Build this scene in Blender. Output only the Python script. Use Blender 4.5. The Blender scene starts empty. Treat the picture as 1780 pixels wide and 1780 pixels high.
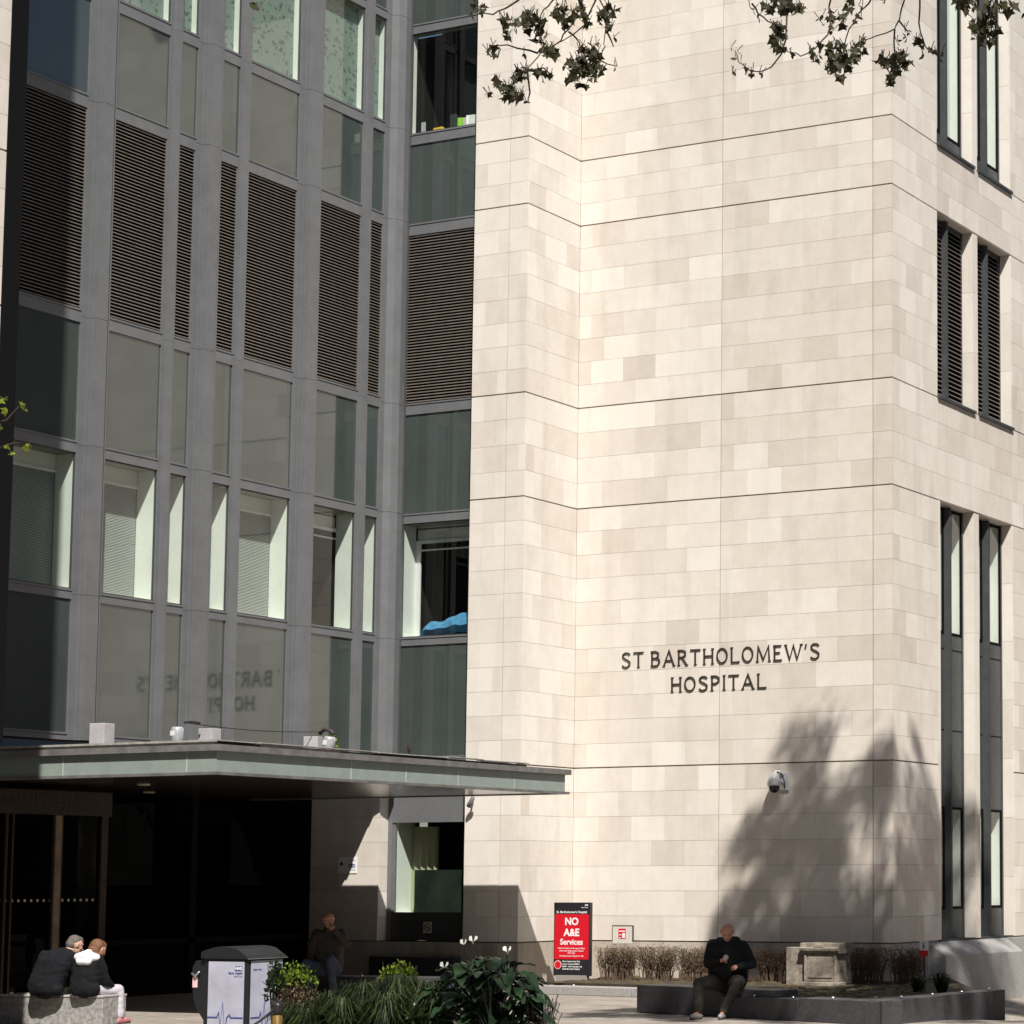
import bpy, math, random
from mathutils import Vector, Matrix
random.seed(7)
R = math.radians
S = bpy.context.scene
C = S.collection

# ------------------------------------------------------------------ camera
YAW, PITCH, ROLL = R(24.88554543), R(5.78656547), R(-0.15316203)
F_, CX, CY = 4144.047, 1605.3116, 1109.9971
CAM = Vector((18.615484, -38.794905, 2.0))
fw = Vector((-math.sin(YAW)*math.cos(PITCH), math.cos(YAW)*math.cos(PITCH), math.sin(PITCH)))
r0 = Vector((math.cos(YAW), math.sin(YAW), 0)); u0 = r0.cross(fw)
rt = r0*math.cos(ROLL)+u0*math.sin(ROLL); up = -r0*math.sin(ROLL)+u0*math.cos(ROLL)
cd = bpy.data.cameras.new('camera'); cam = bpy.data.objects.new('camera', cd); C.objects.link(cam)
m = Matrix((rt, up, -fw)).transposed().to_4x4(); m.translation = CAM
cam.matrix_world = m
cd.sensor_width = 36; cd.lens = F_*36/1780
cd.shift_x = (890-CX)/1780; cd.shift_y = (CY-890)/1780
cd.clip_end = 2000; cd.clip_start = 0.1
S.camera = cam
def pt(x, y, d):
    """point at depth d (metres in front of the camera) seen at photo position x, y"""
    return CAM + (fw + rt*((x-CX)/F_) - up*((y-CY)/F_))*d

# ------------------------------------------------------------------ light
SUNV = Vector((-.87, 1, -1.64)).normalized()
w = bpy.data.worlds.new('World'); S.world = w; w.use_nodes = True
nt = w.node_tree; bg = nt.nodes['Background']
sky = nt.nodes.new('ShaderNodeTexSky'); sky.sky_type = 'NISHITA'; sky.sun_disc = False
sky.sun_elevation = math.asin(-SUNV.z); sky.sun_rotation = math.atan2(-SUNV.x, -SUNV.y)
nt.links.new(sky.outputs[0], bg.inputs[0]); bg.inputs[1].default_value = 0.05
sd = bpy.data.lights.new('sun', 'SUN'); sd.energy = 5.0; sd.angle = R(0.53); sd.color = (1, .95, .885)
so = bpy.data.objects.new('sun', sd); C.objects.link(so); so.rotation_euler = SUNV.to_track_quat('-Z', 'Y').to_euler()
so.location = (10, -20, 40)
S.view_settings.view_transform = 'Standard'; S.view_settings.look = 'None'; S.view_settings.gamma = 1
S.view_settings.exposure = 0.5

# ------------------------------------------------------------------ materials
MATS = {}
def mat(name, col=(.5,.5,.5), rough=.6, metal=0, spec=.5, noise=0, nscale=8, bump=0, bscale=60, col2=None, coat=0, ior=None, stretch=(1,1,1)):
    if name in MATS: return MATS[name]
    M = bpy.data.materials.new(name); M.use_nodes = True; n = M.node_tree; b = n.nodes['Principled BSDF']
    b.inputs['Base Color'].default_value = (*col, 1); b.inputs['Roughness'].default_value = rough
    b.inputs['Metallic'].default_value = metal; b.inputs['Specular IOR Level'].default_value = spec
    if coat: b.inputs['Coat Weight'].default_value = coat; b.inputs['Coat Roughness'].default_value = .03
    if ior: b.inputs['IOR'].default_value = ior
    if noise or bump:
        tc = n.nodes.new('ShaderNodeTexCoord'); mp = n.nodes.new('ShaderNodeMapping'); mp.inputs['Scale'].default_value = stretch
        n.links.new(tc.outputs['Object'], mp.inputs[0])
    if noise:
        t = n.nodes.new('ShaderNodeTexNoise'); t.inputs['Scale'].default_value = nscale; t.inputs['Detail'].default_value = 6; t.inputs['Roughness'].default_value = .65
        n.links.new(mp.outputs[0], t.inputs['Vector'])
        mx = n.nodes.new('ShaderNodeMix'); mx.data_type = 'RGBA'
        c2 = col2 or tuple(c*(1-noise) for c in col)
        mx.inputs['A'].default_value = (*c2, 1); mx.inputs['B'].default_value = (*(col if col2 else tuple(min(1, c*(1+noise*.6)) for c in col)), 1)
        cr = n.nodes.new('ShaderNodeMapRange'); cr.inputs[1].default_value = .32; cr.inputs[2].default_value = .68
        n.links.new(t.outputs['Fac'], cr.inputs[0]); n.links.new(cr.outputs[0], mx.inputs['Factor'])
        n.links.new(mx.outputs['Result'], b.inputs['Base Color'])
    if bump:
        t2 = n.nodes.new('ShaderNodeTexNoise'); t2.inputs['Scale'].default_value = bscale; t2.inputs['Detail'].default_value = 4
        n.links.new(mp.outputs[0], t2.inputs['Vector'])
        bp = n.nodes.new('ShaderNodeBump'); bp.inputs['Strength'].default_value = bump; bp.inputs['Distance'].default_value = .01
        n.links.new(t2.outputs['Fac'], bp.inputs['Height']); n.links.new(bp.outputs[0], b.inputs['Normal'])
    MATS[name] = M
    return M

def stone_mat(name, dark, light, stain=.35):
    M = bpy.data.materials.new(name); M.use_nodes = True; n = M.node_tree; L = n.links.new; b = n.nodes['Principled BSDF']
    b.inputs['Roughness'].default_value = .85; b.inputs['Specular IOR Level'].default_value = .25
    at = n.nodes.new('ShaderNodeAttribute'); at.attribute_name = 'tone'
    cr = n.nodes.new('ShaderNodeMix'); cr.data_type = 'RGBA'
    cr.inputs['A'].default_value = (*dark, 1); cr.inputs['B'].default_value = (*light, 1)
    geo = n.nodes.new('ShaderNodeTexCoord')
    no = n.nodes.new('ShaderNodeTexNoise'); no.inputs['Scale'].default_value = 3.1; no.inputs['Detail'].default_value = 9; no.inputs['Roughness'].default_value = .68
    L(geo.outputs['Object'], no.inputs['Vector'])
    # offset the noise per block so that neighbouring stones do not share veins
    add = n.nodes.new('ShaderNodeMath'); add.operation = 'MULTIPLY_ADD'; add.inputs[1].default_value = .95; add.inputs[2].default_value = -.47
    L(no.outputs['Fac'], add.inputs[0])
    sm = n.nodes.new('ShaderNodeMath'); sm.operation = 'ADD'; sm.use_clamp = True
    L(at.outputs['Fac'], sm.inputs[0]); L(add.outputs[0], sm.inputs[1]); L(sm.outputs[0], cr.inputs['Factor'])
    # fine grain
    n2 = n.nodes.new('ShaderNodeTexNoise'); n2.inputs['Scale'].default_value = 55; n2.inputs['Detail'].default_value = 3
    L(geo.outputs['Object'], n2.inputs['Vector'])
    r2 = n.nodes.new('ShaderNodeMapRange'); r2.inputs[1].default_value = .3; r2.inputs[2].default_value = .7; r2.inputs[3].default_value = .93; r2.inputs[4].default_value = 1.05
    L(n2.outputs['Fac'], r2.inputs[0])
    # rain streaks: noise stretched vertically
    mp = n.nodes.new('ShaderNodeMapping'); mp.inputs['Scale'].default_value = (1.7, 1.7, .30); L(geo.outputs['Object'], mp.inputs[0])
    n3 = n.nodes.new('ShaderNodeTexNoise'); n3.inputs['Scale'].default_value = 1.3; n3.inputs['Detail'].default_value = 7; L(mp.outputs[0], n3.inputs['Vector'])
    r3 = n.nodes.new('ShaderNodeMapRange'); r3.inputs[1].default_value = .28; r3.inputs[2].default_value = .5; r3.inputs[3].default_value = 1-stain; r3.inputs[4].default_value = 1
    L(n3.outputs['Fac'], r3.inputs[0])
    mu = n.nodes.new('ShaderNodeMath'); mu.operation = 'MULTIPLY'; L(r2.outputs[0], mu.inputs[0]); L(r3.outputs[0], mu.inputs[1])
    mm = n.nodes.new('ShaderNodeMix'); mm.data_type = 'RGBA'; mm.blend_type = 'MULTIPLY'; mm.inputs['Factor'].default_value = 1
    L(cr.outputs['Result'], mm.inputs['A']); L(mu.outputs[0], mm.inputs['B']); L(mm.outputs['Result'], b.inputs['Base Color'])
    bp = n.nodes.new('ShaderNodeBump'); bp.inputs['Strength'].default_value = .25; bp.inputs['Distance'].default_value = .006
    L(n2.outputs['Fac'], bp.inputs['Height']); L(bp.outputs[0], b.inputs['Normal'])
    MATS[name] = M; return M

def glass_mat(name, tint=(.87,.92,.88), refl=1.0):
    M = bpy.data.materials.new(name); M.use_nodes = True; n = M.node_tree; L = n.links.new
    n.nodes.remove(n.nodes['Principled BSDF']); out = n.nodes['Material Output']
    tr = n.nodes.new('ShaderNodeBsdfTransparent'); tr.inputs[0].default_value = (*tint, 1)
    gl = n.nodes.new('ShaderNodeBsdfGlossy'); gl.inputs['Roughness'].default_value = .01; gl.inputs[0].default_value = (refl, refl, refl, 1)
    fr = n.nodes.new('ShaderNodeFresnel'); ge = n.nodes.new('ShaderNodeNewGeometry'); mr_ = n.nodes.new('ShaderNodeMapRange')
    mr_.inputs[3].default_value = 1.65; mr_.inputs[4].default_value = 1/1.65; L(ge.outputs['Backfacing'], mr_.inputs[0]); L(mr_.outputs[0], fr.inputs[0])
    mx = n.nodes.new('ShaderNodeMixShader'); L(fr.outputs[0], mx.inputs[0]); L(tr.outputs[0], mx.inputs[1]); L(gl.outputs[0], mx.inputs[2])
    L(mx.outputs[0], out.inputs[0]); MATS[name] = M; return M

STONE = stone_mat('portland_stone', (.545,.49,.425), (.72,.68,.62), .10)
STONE_D = stone_mat('portland_stone_weathered', (.36,.31,.25), (.55,.50,.43), .35)
GRAN = mat('granite_light', (.34,.33,.32), .7, noise=.35, nscale=40, bump=.2)
GRAN_B = mat('granite_bench', (.30,.29,.28), .65, noise=.5, nscale=16, bump=.2, stretch=(1,1,1))
GRAN_D = mat('granite_dark', (.055,.055,.06), .5, noise=.4, nscale=25, bump=.1)
MORTAR = mat('mortar', (.30,.25,.19), .95, noise=.4, nscale=6)
METAL = mat('grey_metal', (.138,.143,.150), .5, spec=.4, noise=.12, nscale=3, bump=.05, bscale=300)
METAL_D = mat('dark_grey_metal', (.055,.060,.062), .45, noise=.2, nscale=5)
LOUV = mat('louvre_metal', (.17,.145,.125), .5, noise=.2, nscale=6)
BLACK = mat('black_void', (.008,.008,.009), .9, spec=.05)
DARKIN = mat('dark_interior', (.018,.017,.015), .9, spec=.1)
SPAND = mat('spandrel_glass', (.055,.068,.064), .04, spec=.9, noise=.12, nscale=.8, ior=1.6)
GLASS = glass_mat('window_glass')
GLASS_D = glass_mat('entrance_glass', (.25,.27,.26), .12)
REVEAL = mat('white_reveal', (.74,.75,.72), .7, noise=.06, nscale=2)
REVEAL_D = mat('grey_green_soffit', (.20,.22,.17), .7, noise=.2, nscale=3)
BLIND = mat('blind_slat', (.60,.62,.60), .6)
FROST = mat('frosted_glass', (.25,.295,.27), .35, spec=.6, noise=.10, nscale=5)
BRONZE = mat('bronze', (.04,.028,.021), .3, metal=.3, noise=.3, nscale=5)
BRONZE_D = mat('bronze_letter', (.035,.028,.022), .4)
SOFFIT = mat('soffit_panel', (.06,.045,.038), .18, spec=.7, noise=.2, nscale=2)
RUST = mat('rusty_flashing', (.05,.035,.03), .7, noise=.5, nscale=12)
DECK = mat('pale_flashing', (.34,.33,.30), .6, noise=.3, nscale=9)
WHITE = mat('white_paint', (.72,.72,.72), .45, noise=.06, nscale=10)
SOIL = mat('soil', (.05,.038,.022), .95, noise=.6, nscale=9, col2=(.025,.022,.010), bump=.8, bscale=20)

# ------------------------------------------------------------------ mesh helpers
class MB:
    def __init__(s): s.v = []; s.f = []; s.t = []
    def quad(s, a, b, c, d, tone=.5):
        i = len(s.v); s.v += [tuple(a), tuple(b), tuple(c), tuple(d)]; s.f.append((i, i+1, i+2, i+3)); s.t.append(tone)
    def face(s, pts, tone=.5):
        i = len(s.v); s.v += [tuple(p) for p in pts]; s.f.append(tuple(range(i, i+len(pts)))); s.t.append(tone)
    def box(s, x0, x1, y0, y1, z0, z1, tone=.5):
        i = len(s.v)
        s.v += [(x0,y0,z0),(x1,y0,z0),(x1,y1,z0),(x0,y1,z0),(x0,y0,z1),(x1,y0,z1),(x1,y1,z1),(x0,y1,z1)]
        for f in ((0,3,2,1),(4,5,6,7),(0,1,5,4),(1,2,6,5),(2,3,7,6),(3,0,4,7)): s.f.append(tuple(i+k for k in f)); s.t.append(tone)
        return s
    def prism(s, poly, z0, z1, tone=.5, axis='z'):
        n = len(poly); i = len(s.v)
        mk = {'z': lambda p, h: (p[0], p[1], h), 'y': lambda p, h: (p[0], h, p[1]), 'x': lambda p, h: (h, p[0], p[1])}[axis]
        s.v += [mk(p, z0) for p in poly]+[mk(p, z1) for p in poly]
        s.f.append(tuple(i+k for k in reversed(range(n)))); s.f.append(tuple(i+n+k for k in range(n))); s.t += [tone]*2
        for k in range(n): s.f.append((i+k, i+(k+1)%n, i+n+(k+1)%n, i+n+k)); s.t.append(tone)
        return s
    def tube(s, pts, rad, seg=8, cap=True):
        pts = [Vector(p) for p in pts]; n = len(pts)
        rr = rad if isinstance(rad, (list, tuple)) else [rad]*n
        rings = []
        nv = None
        for k, p in enumerate(pts):
            d = (pts[min(k+1, n-1)]-pts[max(k-1, 0)])
            if d.length < 1e-9: d = Vector((0,0,1))
            d.normalize()
            if nv is None: nv = d.orthogonal().normalized()
            else:
                nv = nv - d*nv.dot(d)
                nv = nv.normalized() if nv.length > 1e-6 else d.orthogonal().normalized()
            bv = d.cross(nv); i = len(s.v)
            for q in range(seg):
                a = 2*math.pi*q/seg; s.v.append(tuple(p+(nv*math.cos(a)+bv*math.sin(a))*rr[k]))
            rings.append(i)
        for a, b in zip(rings, rings[1:]):
            for q in range(seg): s.f.append((a+q, a+(q+1)%seg, b+(q+1)%seg, b+q)); s.t.append(.5)
        if cap:
            s.f.append(tuple(rings[0]+q for q in reversed(range(seg)))); s.f.append(tuple(rings[-1]+q for q in range(seg))); s.t += [.5, .5]
        return s
    def lathe(s, prof, c=(0,0,0), seg=16):
        i0 = len(s.v)
        for r_, z in prof:
            for q in range(seg):
                a = 2*math.pi*q/seg; s.v.append((c[0]+r_*math.cos(a), c[1]+r_*math.sin(a), c[2]+z))
        for k in range(len(prof)-1):
            for q in range(seg): s.f.append((i0+k*seg+q, i0+k*seg+(q+1)%seg, i0+(k+1)*seg+(q+1)%seg, i0+(k+1)*seg+q)); s.t.append(.5)
        s.f.append(tuple(i0+q for q in reversed(range(seg)))); s.f.append(tuple(i0+(len(prof)-1)*seg+q for q in range(seg))); s.t += [.5,.5]
        return s
    def sphere(s, c, r_, sc=(1,1,1), seg=12, rot=None):
        n = seg//2; i0 = len(s.v); c = Vector(c)
        for k in range(n+1):
            th = math.pi*k/n
            for q in range(seg):
                a = 2*math.pi*q/seg
                v = Vector((math.sin(th)*math.cos(a)*sc[0], math.sin(th)*math.sin(a)*sc[1], math.cos(th)*sc[2]))*r_
                if rot is not None: v = rot @ v
                s.v.append(tuple(c+v))
        for k in range(n):
            for q in range(seg): s.f.append((i0+k*seg+q, i0+(k+1)*seg+q, i0+(k+1)*seg+(q+1)%seg, i0+k*seg+(q+1)%seg)); s.t.append(.5)
        return s
    def xf(s, M):
        s.v = [tuple(M @ Vector(p)) for p in s.v]; return s
    def build(s, name, material, parent=None, smooth=False, bevel=0):
        me = bpy.data.meshes.new(name); me.from_pydata(s.v, [], s.f)
        a = me.attributes.new('tone', 'FLOAT', 'FACE'); a.data.foreach_set('value', s.t)
        me.materials.append(material); me.validate(clean_customdata=False); me.update()
        if smooth: me.polygons.foreach_set('use_smooth', [True]*len(me.polygons))
        o = bpy.data.objects.new(name, me); C.objects.link(o)
        if parent is not None: o.parent = parent
        if bevel:
            b = o.modifiers.new('bevel', 'BEVEL'); b.width = bevel; b.segments = 2; b.limit_method = 'ANGLE'
        return o
def empty(name, loc=(0,0,0), rz=0):
    o = bpy.data.objects.new(name, None); C.objects.link(o); o.location = loc; o.rotation_euler = (0,0,rz); return o
def tag(o, label=None, cat=None, group=None, kind=None):
    if label: o['label'] = label
    if cat: o['category'] = cat
    if group: o['group'] = group
    if kind: o['kind'] = kind
    return o
def text(name, body, size, M, material, parent, align='LEFT', ext=.002, bold=0):
    cu = bpy.data.curves.new(name, 'FONT'); cu.body = body; cu.size = size; cu.align_x = align; cu.extrude = ext; cu.offset = bold; cu.resolution_u = 3
    o = bpy.data.objects.new(name, cu); C.objects.link(o); bpy.context.view_layer.update()
    me = bpy.data.meshes.new_from_object(o.evaluated_get(bpy.context.evaluated_depsgraph_get()))
    bpy.data.objects.remove(o); me.name = name; me.materials.clear(); me.materials.append(material)
    ob = bpy.data.objects.new(name, me); C.objects.link(ob); ob.parent = parent; ob.matrix_local = M
    return ob
# text lying in a plane facing -Y: local x -> +X, local y -> +Z
def facing_y(x, y, z): return Matrix.Translation((x, y, z)) @ Matrix.Rotation(R(90), 4, 'X')
def facing_x(x, y, z): return Matrix.Translation((x, y, z)) @ Matrix.Rotation(R(90), 4, 'Z') @ Matrix.Rotation(R(90), 4, 'X')

# ================================================================== SETTING
TOP = 23.0
XC, XI, XS, YP = -9.633, -6.806, -8.03, -1.80
# ground: paving, falling away to the right behind the planter
def gz(x, y):
    a = max(0, min(1, (y+8.0)/9.0)); b = max(0, min(1, (x+2.0)/4.0)); a = a*a*(3-2*a)
    return -.53*a*b
mb = MB()
xs = [-300,-120,-60,-30,-20]+[i for i in range(-16, 17, 1)]+[20,30,60,120,300]
ys = [-300,-120,-70,-50]+[i for i in range(-44, 13, 1)]+[20,40,120,300]
for i in range(len(xs)-1):
    for j in range(len(ys)-1):
        P = [(xs[i],ys[j]),(xs[i+1],ys[j]),(xs[i+1],ys[j+1]),(xs[i],ys[j+1])]
        mb.face([(x, y, gz(x, y)) for x, y in P])
PAV = bpy.data.materials.new('paving'); PAV.use_nodes = True
n = PAV.node_tree; b = n.nodes['Principled BSDF']; b.inputs['Roughness'].default_value = .85; L = n.links.new
tc = n.nodes.new('ShaderNodeTexCoord'); br = n.nodes.new('ShaderNodeTexBrick'); L(tc.outputs['Object'], br.inputs['Vector'])
br.inputs['Scale'].default_value = 1; br.inputs['Brick Width'].default_value = .75; br.inputs['Row Height'].default_value = .5; br.inputs['Mortar Size'].default_value = .008
br.inputs['Color1'].default_value = (.27,.235,.20,1); br.inputs['Color2'].default_value = (.34,.30,.26,1); br.inputs['Mortar'].default_value = (.12,.10,.085,1)
no = n.nodes.new('ShaderNodeTexNoise'); no.inputs['Scale'].default_value = 3; no.inputs['Detail'].default_value = 10; no.inputs['Roughness'].default_value = .7; L(tc.outputs['Object'], no.inputs['Vector'])
mr = n.nodes.new('ShaderNodeMapRange'); mr.inputs[1].default_value = .3; mr.inputs[2].default_value = .7; mr.inputs[3].default_value = .65; mr.inputs[4].default_value = 1.15; L(no.outputs['Fac'], mr.inputs[0])
mx = n.nodes.new('ShaderNodeMix'); mx.data_type = 'RGBA'; mx.blend_type = 'MULTIPLY'; mx.inputs['Factor'].default_value = 1; L(br.outputs['Color'], mx.inputs['A']); L(mr.outputs[0], mx.inputs['B']); L(mx.outputs['Result'], b.inputs['Base Color'])
tag(mb.build('ground', PAV), kind='structure')

# ================================================================== HOSPITAL
H = tag(empty('hospital_building', (-4, 2, 0)), 'pale stone hospital block with grey metal and glass curtain wall', 'building')
H.location = (0, 0, 0)
LV = [0.0, .874, 4.16, 9.201, 11.186, 14.83, 16.143, 20.6, TOP]
NR = {(.874,4.16): 7, (4.16,9.201): 11, (9.201,11.186): 4, (11.186,14.83): 8, (14.83,16.143): 3, (16.143,20.6): 10, (20.6,TOP): 5, (0.0,.874): 1}
GROOVE = {.874, 4.16, 9.201, 11.186, 14.83, 16.143}
rs = random.Random(3)
def clad(mb, plane, p, a0, a1, z0=0.0, z1=TOP, cuts=(), bw=.73, tones=(.15,1.0), gap=.0022, g=.013, cutgap=.008, bias=None, back=True):
    """stone blocks with open joints on the plane y=p (facing -Y) or x=p (facing +X)"""
    sgn = -1 if plane == 'Y' else 1
    def P(a, z, d):   # d = depth behind the face
        return (a, p+d, z) if plane == 'Y' else (p-d, a, z)
    row = 0
    for lo, hi in zip(LV, LV[1:]):
        nr = NR[(lo, hi)]
        for k in range(nr):
            zb = lo+(hi-lo)*k/nr; zt = lo+(hi-lo)*(k+1)/nr; row += 1
            if zt <= z0+1e-3 or zb >= z1-1e-3: continue
            gb = g if (k == 0 and lo in GROOVE) else gap
            gt = g if (k == nr-1 and hi in GROOVE) else gap
            segs = [a0]+list(cuts)+[a1]
            for s0, s1 in zip(segs, segs[1:]):
                c0 = cutgap if s0 != a0 else 0; c1 = cutgap if s1 != a1 else 0
                off = (.5 if row % 2 else 1.0)*bw*.78
                e = [s0]
                x = s0+off
                while x < s1-.12: e.append(x); x += bw
                e.append(s1)
                if plane == 'Y' and s1-s0 > .5: pass
                for q in range(len(e)-1):
                    xa = e[q]+(c0 if q == 0 else .0009); xb = e[q+1]-(c1 if q == len(e)-2 else .0009)
                    d = rs.uniform(-.0012, .0012); t = .54+.09*math.sin(xa*.9+zb*.55)+rs.gauss(0, .17)
                    if rs.random() < .10: t += rs.choice((-.30, -.22, .25))
                    if bias: t = max(0, min(1, t+bias((xa+xb)/2, (zb+zt)/2)))
                    za, zc = zb+gb, zt-gt
                    A, B_, C_, D = P(xa,za,d), P(xb,za,d), P(xb,zc,d), P(xa,zc,d)
                    bk = .03
                    A2, B2, C2, D2 = P(xa,za,bk), P(xb,za,bk), P(xb,zc,bk), P(xa,zc,bk)
                    mb.quad(A, B_, C_, D, t); mb.quad(A2, B2, B_, A, t); mb.quad(D, C_, C2, D2, t); mb.quad(B_, B2, C2, C_, t); mb.quad(A2, A, D, D2, t)
def wall(name, mbs, material, back):
    o = mbs.build(name, material, H)
    if back:
        b = MB()
        for q in back: b.box(*q)
        b.build('wall_core', MORTAR, H)
    return o
# main wall with the lettering
mb = MB(); clad(mb, 'Y', 0.0, XI+.004, 0.0, .874, TOP, cuts=(-3.598, -.395), bias=lambda x, z: -.25 if x > -.39 else (.10 if x < -3.6 else -.08))
wall('wall', mb, STONE, [(XI-.5, -.03, .03, .6, -.6, TOP), (XI-.5, -.62, .6, 14, -.6, TOP)])
mb = MB(); clad(mb, 'Y', -.03, XI+.004, 0.03, 0, .874, cuts=(-3.598,), bw=1.1)
wall('plinth', mb, STONE_D, None)
# return wall
mb = MB(); clad(mb, 'X', XI, YP+.03, -.002, .874, TOP, bias=lambda y, z: .1)
wall('wall', mb, STONE, [(XS+.03, XI-.03, YP+.03, .03, -.2, TOP)])
mb = MB(); clad(mb, 'X', XI+.03, YP, -.05, 0, .874); wall('plinth', mb, STONE_D, None)
# narrow front wall beside the glass bay
mb = MB(); clad(mb, 'Y', YP, XS, XI, .874, TOP, cuts=(-7.231,), bias=lambda x, z: .2)
wall('wall', mb, STONE, None)
mb = MB(); clad(mb, 'Y', YP-.03, -11.62, XI+.03, 0, .874, bw=1.0); wall('plinth', mb, STONE_D, None)
# pier under the curtain wall
mb = MB(); clad(mb, 'Y', YP, -11.62, -10.0, .874, 4.16, bias=lambda x, z: -.1, bw=.9); clad(mb, 'X', -10.0, YP+.03, -1.35, .874, 4.16)
wall('wall', mb, STONE, [(-11.6, -10.03, YP+.03, -.5, -.2, 4.3), (-11.62, XI-.2, YP, YP+.25, -.1, .86)])
# right side face
o1, o2, o3, o4 = 2.0, 3.73, 3.97, 5.667
mb = MB()
clad(mb, 'X', 0.0, .03, o1, .874, TOP, cuts=(), bias=lambda y, z: (-.05 if y < .5 else .12))
for za, zb in ((9.201,11.186), (14.83,16.143)): clad(mb, 'X', 0.0, o1+.003, o4-.003, za, zb, bias=lambda y, z: -.1)
clad(mb, 'X', 0.0, o4, 12.0, 0.874, TOP, bias=lambda y, z: .05)
back = [(-.5, -.03, .6, o1-.0, -.6, TOP), (-.5, -.03, o4, 12, -.6, TOP)]
for za, zb in ((9.201,11.186), (14.83,16.143)): back.append((-.5, -.03, o1, o4, za+.02, zb-.02))
wall('wall', mb, STONE, back)
# jambs, heads and slender stone pier of the window openings
mb = MB()
for za, zb in ((.874,9.201), (11.186,14.83), (16.143,TOP)):
    l = o1+.11 if za < 1 else o1
    if za < 1: mb.box(-.45, -.002, o1, l, za+.02, zb-.012, .7)
    nb = max(2, round((zb-za)/1.2))
    for k in range(nb):
        a = za+.012+(zb-za-.024)*k/nb; c = za+.012+(zb-za-.024)*(k+1)/nb-.004
        mb.box(-.40, -.012, o2, o3, a, c, rs.uniform(.45, .9))
        mb.box(-.40, -.008, o4-.03, o4-.002, a, c, rs.uniform(.3, .9))
    mb.box(-.40, -.01, o1, o4+.03, zb-.008, zb+.015, .2)
mb.build('window_surround', STONE, H)
# plinth blocks with sloping sills on the right side
mb = MB()
mb.prism([(-.02,-.6),(.03,-.6),(.03,.86),(-.02,.86)], .03, 1.55, .3, 'y')
mb.prism([(-.02,-.6),(.34,-.6),(.34,.60),(.30,.63),(-.02,.86)], 1.56, 5.25, .6, 'y')
mb.prism([(-.02,-.6),(.05,-.6),(.05,.86),(-.02,.86)], 5.26, 12, .3, 'y')
mb.prism([(-.02,-.6),(.40,-.6),(.40,-.34),(-.02,-.34)], 1.5, 12, .4, 'y')
mb.build('plinth', GRAN, H, bevel=.01)

# ---- right side windows
def rwin(ya, yb, za, zb, kind):
    f = MB(); x1 = -.23
    fy = ya+.72
    f.box(-.26, x1, ya, ya+.05, za, zb).box(-.26, x1, yb-.09, yb-.032, za, zb)
    if kind == 'louvre': f.box(-.26, x1, ya, yb-.03, zb-.1, zb)
    f.prism([(-.26, fy-.045), (-.11, fy-.035), (-.11, fy+.035), (-.26, fy+.045)], za+.02, zb-.02)
    f.box(-.25, .05 if kind != 'tall' else -.02, ya-.01, yb+.03, za-.035, za+.015)
    fr = f.build('window' if kind != 'louvre' else 'louvre_window', METAL_D, H)
    cells = [(ya+.05, fy-.045), (fy+.045, yb-.09)]
    if kind == 'louvre':
        l = MB(); z = za+.05
        while z < zb-.1:
            for a, c in cells: l.face([(-.245, a, z+.045), (-.245, c, z+.045), (-.205, c, z+.012), (-.205, a, z+.012)]); l.face([(-.205, a, z+.012), (-.205, c, z+.012), (-.207, c, z+.004), (-.207, a, z+.004)])
            z += .088
        l.build('slats', LOUV, fr)
        MB().box(-.33, -.30, ya, yb, za, zb).build('backing', BLACK, fr)
        return
    bands = [(za+.42, zb-.02)] if kind == 'top' else [(6.72, zb-.02), (1.45, 3.40)]
    lows = []
    zz = za
    for a, c in sorted(bands):
        lows.append((zz, a)); zz = c
    if zz < zb-.1: lows.append((zz, zb))
    for a, c in cells:
        for q in lows: MB().box(-.275, -.245, a, c, q[0], q[1]).build('panel', METAL_D, fr)
        if kind == 'tall':
            for zj in (4.86, 6.42): MB().box(-.262, -.240, a, c, zj, zj+.02).build('joint', BLACK, fr)
        for q in bands:
            g = MB(); g.quad((-.25,a,q[0]), (-.25,c,q[0]), (-.25,c,q[1]), (-.25,a,q[1])); g.build('pane', GLASS, fr)
            MB().box(-.262, -.235, a, a+.03, q[0], q[1]).box(-.262, -.235, c-.045, c, q[0], q[1]).box(-.262, -.236, a+.03, c-.045, q[1]-.05, q[1]).box(-.262, -.236, a+.03, c-.045, q[0], q[0]+.05).build('sash', BLACK, fr)
            MB().box(-.50, -.28, c-.012, c+.02, q[0], q[1]).build('reveal', REVEAL, fr); MB().box(-.49, -.46, a-.05, c-.02, q[0]+.02, q[1]-.02).build('blind', BLIND, fr)
for ya, yb in ((o1, o2), (o3, o4)):
    rwin(ya+(.11 if ya == o1 else 0), yb, .884, 9.19, 'tall'); rwin(ya, yb, 11.2, 14.82, 'louvre'); rwin(ya, yb, 16.16, 20.5, 'top')
MB().box(-.6, -.52, .5, 11, -.6, TOP).build('inner_wall', DARKIN, H)

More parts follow.
